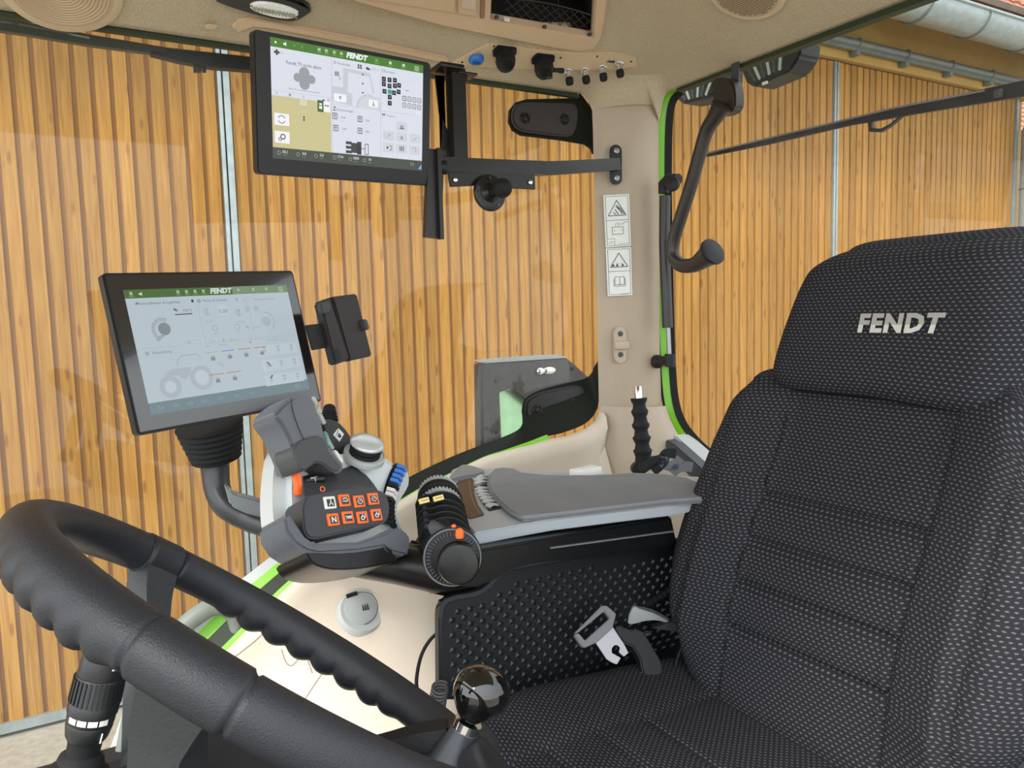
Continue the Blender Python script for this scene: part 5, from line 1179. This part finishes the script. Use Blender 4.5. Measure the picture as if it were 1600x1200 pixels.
# knob
t0_ = near_t(715, 1160); KD = -(CR.inverted() @ WP(t0_)).z-.03
kb = WP(t0_)
t = thing('spinner_knob', 'glossy black steering spinner knob on a short grey stem, clamped to the wheel rim', 'knob', kb)
ks = KD/.60; kc = PD(752, 1083, KD); kb2 = PD(722, 1150, KD); ka = (kc-kb2).normalized()
m = MB(); m.tube([kb2-ka*.03, kb2-ka*.012, kb2, kb2+ka*.006], [.020, .0155, .013, .0125], 28); part('stem', m, mat('stem_grey', rgb(52, 55, 62), .35), t)
m = MB(); e_ = kb2+ka*.006; m.tube([e_, e_+ka*.008], [.0118, .0125], 28); part('collar', m, CHROME, t)
R = frame(kc, V(.8, .1, -.45), ka).to_3x3()
m = MB(); o = bmesh.new(); bmesh.ops.create_uvsphere(o, u_segments=36, v_segments=24, radius=.0225)
for v in o.verts:
    z = v.co.z/.0225; s_ = 1.08+.10*z if z > -.2 else 1.06-.42*(-.2-z)
    v.co.x *= s_*1.08; v.co.y *= s_*.98; v.co.z *= 1.02 if z > 0 else 1.25
m.merge(o, Matrix.Translation(kc) @ R.to_4x4()); kn = part('ball', m, mat('piano_black', rgb(8, 8, 9), .06, coat=1), t, angle=80)
m = MB(); m.ring(kc, (R @ V(.5, 0, 1)).normalized(), .0212, .0006, 48, 6); part('parting_line', m, GLOSSB, kn)
m = MB(); m.prism([PD(u, v, KD+.01) for u, v in smooth_line([(668, 1150), (700, 1140), (740, 1148), (768, 1166), (778, 1190), (775, 1215), (700, 1240), (640, 1230), (640, 1180)], 3, True)], VIEW*.035, bev=.008, seg=3); part('clamp', m, MATS['spoke_grey'], t)
m = MB(); m.bar([PD(u, v, KD+.02) for u, v in [(560, 1168), (610, 1160), (660, 1150), (700, 1146)]], [.006, .012, .016, .018], [.02, .02, .024, .024], VIEW); part('clamp_arm', m, BLACK, t)
# ================================================================== COLUMN STALK
a0, a1 = PD(118, 1225, .60), PD(168, 1008, .60); ax_ = (a1-a0).normalized(); L = (a1-a0).length
t = thing('column_stalk', 'black rotary lever with ribbed collar and white symbols, left below the wheel rim', 'lever', a0)
def lathe(name, segs_, mm, par=t, n=36):
    m = MB(); m.tube([a0+ax_*L*f for f, r in segs_], [r for f, r in segs_], n); return part(name, m, mm, par, angle=40)
px = .60/1200
sb = mat('stalk_black', rgb(30, 31, 33), .35, bump=.08)
lathe('boot', [(-.1, 44*px), (.10, 44*px), (.13, 36*px), (.15, 30*px), (.17, 34*px), (.20, 32*px), (.23, 24*px), (.32, 25*px), (.34, 28*px)], RUBBER)
lathe('lower_barrel', [(.33, 27*px), (.36, 31*px), (.44, 34*px), (.46, 33*px)], sb)
ic = lathe('symbol_ring', [(.455, 33*px), (.47, 34.5*px), (.525, 35*px), (.53, 34*px)], sb)
ro = lathe('rotary_collar', [(.525, 34*px), (.535, 36.5*px), (.60, 37*px), (.61, 36*px), (.78, 35*px), (.79, 34*px)], sb)
m = MB()
pe1 = ax_.orthogonal().normalized(); pe2 = ax_.cross(pe1)
for k in range(30):
    an = 2*PI*k/30; d = pe1*math.cos(an)+pe2*math.sin(an); m.bar([a0+ax_*L*.61+d*36.5*px, a0+ax_*L*.78+d*35.5*px], .0016, .0018, d)
part('ribs', m, sb, ro)['kind'] = 'stuff'
lathe('tip', [(.78, 33*px), (.80, 34*px), (.92, 32*px), (1.02, 27*px), (1.06, 22*px), (1.08, 12*px)], sb)
toC = (-(a0+ax_*L*.5)).normalized()
tc_ = (toC-ax_*toC.dot(ax_)).normalized(); sd = tc_.cross(ax_)
for k in range(4):
    an0, an1 = -.95+k*.45, -.95+k*.45+.38; q = []
    m = MB(); rws = []
    for h_ in (.485, .525): rws.append([a0+ax_*L*(h_-.004*0)+(tc_*math.cos(an)+sd*-math.sin(an))*35.6*px for an in [an0+(an1-an0)*x/4 for x in range(5)]])
    m.sheet(rws); part('symbol', m, WHITE, ic, 'white symbol field')
m = MB(); m.bar([a0+ax_*L*.36+(tc_*.8+sd*-.6)*34.4*px, a0+ax_*L*.43+(tc_*.8+sd*-.6)*35.2*px], .0010, .0005, tc_); part('index_mark', m, WHITE, ic)
m = MB()
for i, w__ in enumerate((.0030, .0026, .0022, .0018, .0008)): m.bar([a0+ax_*L*.88+(tc_*math.cos(.45+i*.14)+sd*-math.sin(.45+i*.14))*33.4*px, a0+ax_*L*.88+(tc_*math.cos(.45+i*.14+.09)+sd*-math.sin(.45+i*.14+.09))*33.4*px], .0012, .0004, tc_)
part('printed_symbol', m, WHITE, ic)
# ================================================================== PILLAR THINGS
nP = V(-.27, -.96, 0).normalized()
def PP(u, v, o=0): return PN(u, v, V(1.13, 1.405, 0)+nP*o, nP)
def wlabel(quad, label, kind):
    c = PP((quad[0][0]+quad[2][0])/2, (quad[0][1]+quad[2][1])/2); t = thing('warning_label', label, 'sticker', c, 'safety stickers on the rear pillar')
    def Q(x, y, o=0):
        a = lerp(V(*quad[0], 0), V(*quad[1], 0), x); b_ = lerp(V(*quad[3], 0), V(*quad[2], 0), x); p = lerp(a, b_, y); return PP(p.x, p.y, .001+o*.0003)
    m = MB(); m.prism([Q(x, y) for x, y in [(.03, 0), (.97, 0), (1, .015), (1, .985), (.97, 1), (.03, 1), (0, .985), (0, .015)]], -nP*.002); part('sheet', m, PAPER, t)
    def L(pts, w=.0011, cl=False):
        m2.bar([Q(x, y, 1) for x, y in pts], .0003, w, V(1, -.28, 0)) if False else [m2.bar([Q(*a, 1), Q(*b_, 1)], w, .0003, nP) for a, b_ in zip(pts, pts[1:])]
    m2 = MB(); L([(.06, .03), (.94, .03), (.94, .97), (.06, .97), (.06, .03)], .0008); L([(.06, .49), (.94, .49)], .0008); L([(.5, .11), (.15, .40), (.85, .40), (.5, .11)], .0016)
    if kind == 0:
        for pts in ([(.45, .22), (.68, .34)], [(.5, .2), (.7, .38)], [(.42, .28), (.55, .38)], [(.35, .34), (.45, .38)], [(.6, .24), (.78, .38)]): L(pts, .0018)
        L([(.28, .62), (.28, .76), (.72, .76), (.72, .62), (.28, .62)], .001); L([(.42, .60), (.42, .56), (.47, .54)], .0008); L([(.53, .54), (.53, .60)], .0012); L([(.6, .57), (.7, .57), (.8, .53), (.9, .54)], .0008); L([(.33, .69), (.40, .69)], .0008); L([(.60, .68), (.68, .68)], .0008); L([(.06, .84), (.35, .84), (.35, .97)], .0006); L([(.12, .92), (.20, .89), (.30, .91), (.12, .93)], .0005); L([(.5, .94), (.9, .94)], .0004)
    else:
        for x in (.26, .42, .64): m2.disc(Q(x, .365, 1), nP, .0026, .0003, seg=12)
        L([(.38, .33), (.44, .32), (.5, .35)], .0006); L([(.56, .33), (.66, .32)], .0006)
        L([(.27, .64), (.27, .80), (.5, .80), (.73, .80), (.73, .64)], .0009); L([(.5, .78), (.5, .62), (.44, .605), (.33, .605), (.31, .62), (.31, .77), (.44, .765), (.5, .78)], .0009); L([(.5, .62), (.56, .605), (.67, .605), (.69, .62), (.69, .77), (.56, .765), (.5, .78)], .0009); L([(.55, .96), (.9, .96)], .0004)
    part('print', m2, INK, t)
wlabel([(943, 305), (983, 303), (986, 384), (947, 387)], 'white sticker with battery pictogram on the beige pillar, above the open book sticker', 0)
wlabel([(947, 388), (986, 386), (988, 461), (950, 463)], 'white sticker with open book pictogram on the beige pillar, below the battery sticker', 1)
# coat hook
c = PP(968, 539); t = thing('coat_hook', 'small beige clip hook on an oval plate with two screws on the pillar', 'hook', c)
zz = UP; lat = nP.cross(UP).normalized()
m = MB(); m.prism([c+nP*.006+lat*(.0185*math.cos(rad(k*15))*.85)+UP*((.026 if 0 <= k <= 12 else -.026)+.0165*math.sin(rad(k*15))) for k in range(24)], -nP*.008, bev=.0015); part('plate', m, mat('hook_beige', rgb(180, 164, 142), .5), t)
for dz in (.026, -.022): m = MB(); m.disc(c+nP*.006+UP*dz, nP, .006, .002, bev=.0005); part('screw', m, DGREY, t)
m = MB(); m.bar([c+nP*.006+lat*.016+UP*.004, c+nP*.02+lat*.018+UP*.002, c+nP*.024+lat*.004, c+nP*.02-lat*.016, c+nP*.006-lat*.018], .018, .004, UP) if False else m.box(c+nP*.013+UP*.0, (.034, .012, .018), frame(c, lat, nP).to_3x3() @ Matrix.Rotation(PI/2, 3, 'X'), bev=.003); part('clip', m, MATS['hook_beige'], t)
# ribbed hand lever with metal pin
b0, b1 = PD(1006, 728, 1.62), PD(998, 622, 1.62); axl = (b1-b0).normalized(); Ll = (b1-b0).length; q = 1.62/1200
t = thing('ribbed_lever', 'black ribbed grip with a silver pin on top, standing at the foot of the pillar', 'lever', b0)
m = MB(); pts, rr = [], []
prof_ = [(0, 13), (.08, 13), (.14, 12), (.19, 13.5), (.23, 15), (.26, 12), (.33, 10.5), (.38, 13), (.42, 14.5), (.45, 11.5), (.53, 10), (.57, 13), (.61, 14), (.65, 11), (.72, 10), (.77, 12.5), (.81, 13.5), (.85, 10.5), (.91, 9.5), (.96, 12.5), (1, 13)]
m.tube([b0+axl*Ll*f for f, r in prof_], [r*q for f, r in prof_], 28); part('grip', m, RUBBER, t, angle=70)
m = MB(); m.tube([b1-axl*.01, b1+axl*17*q, b1+axl*18.5*q], [6*q, 6*q, 5*q], 20); part('pin', m, CHROME, t)
m = MB(); m.prism([PD(u, v, 1.61) for u, v in smooth_line([(988, 732), (994, 724), (1014, 716), (1030, 714), (1026, 720), (1010, 730), (1004, 740), (990, 740)], 2, True)], VIEW*.03, bev=.003); part('foot', m, BLACK, t)
# cable clips
for i, (pl_, lb, nm) in enumerate([([(1000, 735), (1020, 722), (1032, 718), (1040, 715)], 'dark cable clip arm nearest to the ribbed grip', 'cable_clip'), ([(1020, 737), (1036, 722), (1038, 712), (1044, 708), (1056, 709)], 'dark hooked clip with upturned tip, between grip and backrest', 'cable_clip'), ([(1036, 712), (1036, 722), (1044, 728), (1055, 726), (1064, 716)], 'open grey C shaped cable clip beside the backrest shoulder', 'cable_clip'), ([(1050, 740), (1058, 732), (1072, 729), (1082, 730)], 'lowest grey cable clip touching the backrest', 'cable_clip')]):
    m = MB(); m.bar([V(*p) for p in smooth_line([tuple(PD(u, v, 1.55)) for u, v in pl_], 5)], .02, .0035, VIEW); solo(nm, m, (BLACK, BLACK, MGREY, MGREY)[i], lb, 'clip', PD(*pl_[0], 1.55), 'cable clips at the rear sill')
m = MB(); m.box(PD(915, 737, 1.45), (.06, .03, .016), Matrix.Rotation(rad(10), 3, 'Z'), bev=.004); o = solo('small_box', m, WHITE, 'small white box top peeking over the far edge of the armrest pad', 'box', PD(915, 737, 1.45))
# ================================================================== REAR WINDOW HARDWARE
hd = smooth_line([tuple(PX(u, v, 1.17))+(r*1.55/1200,) for u, v, r in [(1128, 165, 17), (1118, 182, 13), (1104, 205, 11.5), (1092, 245, 11), (1078, 295, 11), (1062, 345, 11), (1052, 378, 11.5), (1052, 400, 11.5), (1064, 414, 12), (1084, 414, 12.5), (1100, 404, 16), (1110, 396, 20)]], 6)
t = thing('window_handle', 'dark brown curved pull handle of the rear window', 'handle', PX(1080, 290, 1.17))
hm = mat('handle_brown', rgb(46, 39, 35), .38, bump=.08)
m = MB(); m.tube([V(*p[:3]) for p in hd], [p[3] for p in hd], 22); part('grip', m, hm, t, angle=70)
m = MB(); m.prism([PX(u, v, 1.19) for u, v in smooth_line([(1112, 128), (1118, 122), (1138, 122), (1146, 134), (1148, 160), (1142, 174), (1124, 180), (1114, 172)], 2, True)], V(.03, 0, 0), bev=.004); part('mount', m, hm, t)
m = MB(); m.prism([PX(u, v, 1.21) for u, v in [(1143, 94), (1154, 94), (1154, 150), (1146, 176), (1140, 178)]], V(.004, 0, 0)); part('mount_plate', m, DGREY, t)
d0, d1 = V(*hd[-4][:3]), V(*hd[-1][:3]); dd = (V(*hd[-1][:3])-V(*hd[-8][:3])).normalized()
m = MB(); m.tube([d1, d1+dd*.004, d1+dd*.010, d1+dd*.013], [.026, .029, .029, .024], 28, flat=1.0); part('end_pad', m, BLACK, t)
# gas strut
t = thing('gas_strut', 'black gas spring outside the rear window beside the beige pillar', 'strut', PX(1040, 563, 1.27))
m = MB(); m.tube([PX(1039, 306, 1.20), PX(1038, 380, 1.20), PX(1043, 512, 1.20)], 8*1.85/1200, 22); part('cylinder', m, mat('strut_black', rgb(34, 31, 30), .35), t)
m = MB(); m.tube([PX(1044, 510, 1.20), PX(1046, 556, 1.20)], 3.2*1.85/1200, 14); part('rod', m, STEEL, t)
m = MB(); m.tube([PX(1025, 565, 1.205), PX(1029, 565, 1.20), PX(1032, 564, 1.20), PX(1044, 563, 1.20)], [.016, .016, .011, .011], 20); m.tube([PX(1047, 573, 1.20), PX(1047, 553, 1.20)], .0125, 20); part('lower_joint', m, BLACK, t)
m = MB(); m.tube([PX(1037, 302, 1.20), PX(1037, 288, 1.20), PX(1045, 281, 1.20), PX(1060, 280, 1.20)], [.012, .013, .014, .012], 20); m.disc(PX(1052, 288, 1.192), V(-1, -.5, 0), .016, .012, bev=.003); part('upper_joint', m, BLACK, t)
# rear wiper
t = thing('rear_wiper', 'long black wiper crossing the view outside the rear window', 'wiper', PX(1580, 148, 1.33))
def WX(u, v, x=1.33): return PX(u, v, x)
m = MB(); m.bar([WX(1105, 243), WX(1200, 222), WX(1330, 190), WX(1450, 167), WX(1640, 131)], [.006, .011, .014, .018, .026], .008, V(1, 0, 0)); part('arm', m, BLACK, t)
m = MB(); m.bar([WX(1105, 240, 1.325), WX(1200, 217, 1.325), WX(1400, 169, 1.325), WX(1540, 142, 1.325)], .0035, .01, V(1, 0, 0)); part('blade_or_highlight', m, STEEL, t)  # steel strip drawn as the bright highlight along the wiper arm
m = MB(); m.bar([WX(1360, 190), WX(1362, 203), WX(1378, 204), WX(1392, 196), WX(1410, 181)], [.007, .008, .006, .004, .003], .008, V(1, 0, 0)); part('clip', m, BLACK, t)
m = MB(); m.box(WX(1560, 146, 1.32), (.01, .012, .012), bev=.002); part('nozzle', m, DGREY, t)
# work lights
def wlight(px_, lens_px, label, x, grp='work lights behind the rear window'):
    c = PX(px_[0][0], px_[0][1], x); t = thing('work_light', label, 'light', c, grp)
    m = MB(); m.prism([PX(*p, x) for p in px_], V(.07, 0, 0), bev=.006); part('housing', m, BLACK, t)
    m = MB(); m.prism([PX(*p, x-.003) for p in lens_px], V(.006, 0, 0), bev=.001); ln = part('lens', m, mat('smoked_lens', rgb(60, 78, 66), .15, metal=.4) if 'smoked_lens' not in MATS else MATS['smoked_lens'], t)
    a, b_, c_, d = [V(*PX(*p, x-.004)) for p in lens_px[:4]]
    for k in range(6):
        f = (k+.5)/6; m = MB(); m.bar([lerp(a, b_, f), lerp(d, c_, f)], .006, .003, V(1, 0, 0)); part('reflector_fin', m, LGREY if k % 2 else DGREY, ln)
wlight([(1042, 128), (1132, 98), (1130, 130), (1108, 153), (1066, 163), (1052, 150)], [(1050, 132), (1124, 108), (1106, 148), (1068, 157)], 'dark work light nearer to the pillar, partly behind the window handle mount', 1.42)
wlight([(1152, 96), (1252, 62), (1248, 88), (1232, 112), (1176, 136), (1164, 128)], [(1158, 100), (1226, 76), (1222, 108), (1176, 128)], 'dark work light farther from the pillar, right of the window handle mount', 1.42)
m = MB(); m.prism([PX(u, v, 1.415) for u, v in [(1190, 129), (1198, 126), (1199, 130), (1191, 133)]], V(.003, 0, 0)); o = part('badge', m, WHITE, [q_ for q_ in C.objects if q_.name.startswith('work_light')][-1])
# ================================================================== RIGHT WINDOW, OUTSIDE
t = thing('side_wiper', 'dark wiper assembly parked along the top of the side window at the upper left', 'wiper', PY(200, 70, 1.58))
m = MB(); m.bar([PY(-60, 32, 1.58), PY(40, 46, 1.58), PY(140, 64, 1.58), PY(260, 82, 1.58), PY(420, 100, 1.58)], [.018, .02, .018, .014, .016], .014, V(0, 1, 0)); part('arm', m, mat('wiper_olive', rgb(58, 62, 56), .35), t)
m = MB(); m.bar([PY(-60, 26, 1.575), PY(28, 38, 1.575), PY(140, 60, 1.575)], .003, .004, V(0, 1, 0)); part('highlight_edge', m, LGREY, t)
m = MB(); m.bar([PY(235, 84, 1.57), PY(280, 92, 1.57), PY(330, 98, 1.57), PY(420, 106, 1.57)], [.006, .014, .022, .02], .02, V(0, 1, 0)); part('bracket', m, BLACK, t)
m = MB(); m.bar([PY(260, 82, 1.572), PY(420, 96, 1.572)], .006, .02, V(0, 1, 0)); part('blade_or_highlight', m, BLACK, t)
for k in range(3): m = MB(); m.box(PY(305+k*7, 108, 1.57), (.006, .01, .012), bev=.001); part('tooth', m, BLACK, t)
# toolbox plates outside
t = thing('outside_bracket', 'dusty dark metal bracket box with chrome latch outside the side window', 'bracket', PY(800, 640, 1.9))
YO = 1.9
m = MB(); m.prism([PY(u, v, YO) for u, v in [(750.5, 567), (884, 558), (919, 589), (935, 600), (935, 640), (840, 640), (800, 607), (781, 613), (783, 720), (752, 720)]], V(0, .02, 0), bev=.002); part('plate', m, DUSTB, t)
m = MB(); m.prism([PY(u, v, YO) for u, v in [(750, 566), (850, 558), (884, 557), (886, 561), (768, 569)]], V(0, .05, .004)); part('top_flange', m, ZINC, t, 'bright top flange')
m = MB(); m.prism([PY(u, v, YO) for u, v in [(751, 570), (754, 570), (757, 720), (753, 720)]], V(0, .04, 0)); part('side_flange', m, DUSTB, t)
c = PY(858, 579, YO-.005)
m = MB(); m.sph(c, .02, (1.2, .5, .6)); m.sph(c+V(-.03, 0, 0), .014, (1, .6, .8)); part('latch', m, CHROME, t, 'chrome latch')
for u, v in ((775, 595), (894, 576), (761, 669), (776, 676)): m = MB(); m.disc(PY(u, v, YO), V(0, -1, 0), .006, .004, bev=.001); part('screw', m, BLACK, t)
t = thing('mirror_sheet', 'pale green reflecting sheet behind the lower hinge cover outside the side window', 'mirror', PY(800, 650, 1.94))
m = MB(); m.prism([PY(u, v, 1.94) for u, v in [(780, 611), (850, 604), (850, 660), (830, 700), (785, 705)]], V(0, .004, 0)); part('sheet', m, REFL, t)
m = MB(); m.box(PY(815, 607, 1.935), (.038, .006, .006)); part('clip', m, WHITE, t)
# grab rail outside at the lower left
m = MB(); pp = smooth_line([tuple(PY(u, v, 1.47))+(r/1200*1.3,) for u, v, r in [(190, 1175, 10), (214, 1075, 13), (240, 1030, 14), (275, 990, 15), (310, 960, 16), (335, 948, 15), (356, 952, 14), (366, 968, 12), (368, 990, 10)]], 5)
m.tube([V(*p[:3]) for p in pp], [p[3] for p in pp], 18); solo('grab_rail', m, mat('rail_grey', rgb(118, 124, 116), .5), 'grey plastic grab rail curving over the lower edge of the side window', 'handle', PY(310, 960, 1.47), angle=70)

# ================================================================== LIGHT
w = bpy.data.worlds.new('w'); bpy.context.scene.world = w; w.use_nodes = True; nt = w.node_tree; bg = nt.nodes['Background']
bg.inputs[0].default_value = (.93, .97, 1.0, 1)
# overcast sky, brighter towards the hidden sun (front left of the tractor)
tc = nt.nodes.new('ShaderNodeTexCoord'); dt = nt.nodes.new('ShaderNodeVectorMath'); dt.operation = 'DOT_PRODUCT'; dt.inputs[1].default_value = (-.62, -.5, .6)
mr = nt.nodes.new('ShaderNodeMapRange'); mr.inputs[1].default_value = -1; mr.inputs[2].default_value = 1; mr.inputs[3].default_value = .35; mr.inputs[4].default_value = 1.55
nt.links.new(tc.outputs['Generated'], dt.inputs[0]); nt.links.new(dt.outputs['Value'], mr.inputs[0]); nt.links.new(mr.outputs[0], bg.inputs[1])
sun = bpy.data.lights.new('sun', 'SUN'); so = bpy.data.objects.new('sun', sun); C.objects.link(so); sun.energy = 1.3; sun.angle = rad(8); sun.color = (1, .95, .86)
so.rotation_euler = V(-.78, -.55, .8).to_track_quat('Z', 'Y').to_euler()
s = bpy.context.scene; s.view_settings.view_transform = 'Standard'; s.view_settings.look = 'None'; s.view_settings.gamma = 1; s.view_settings.use_curve_mapping = False
s.view_settings.exposure = 1.12
s.cycles.max_bounces = 8; s.cycles.transparent_max_bounces = 16
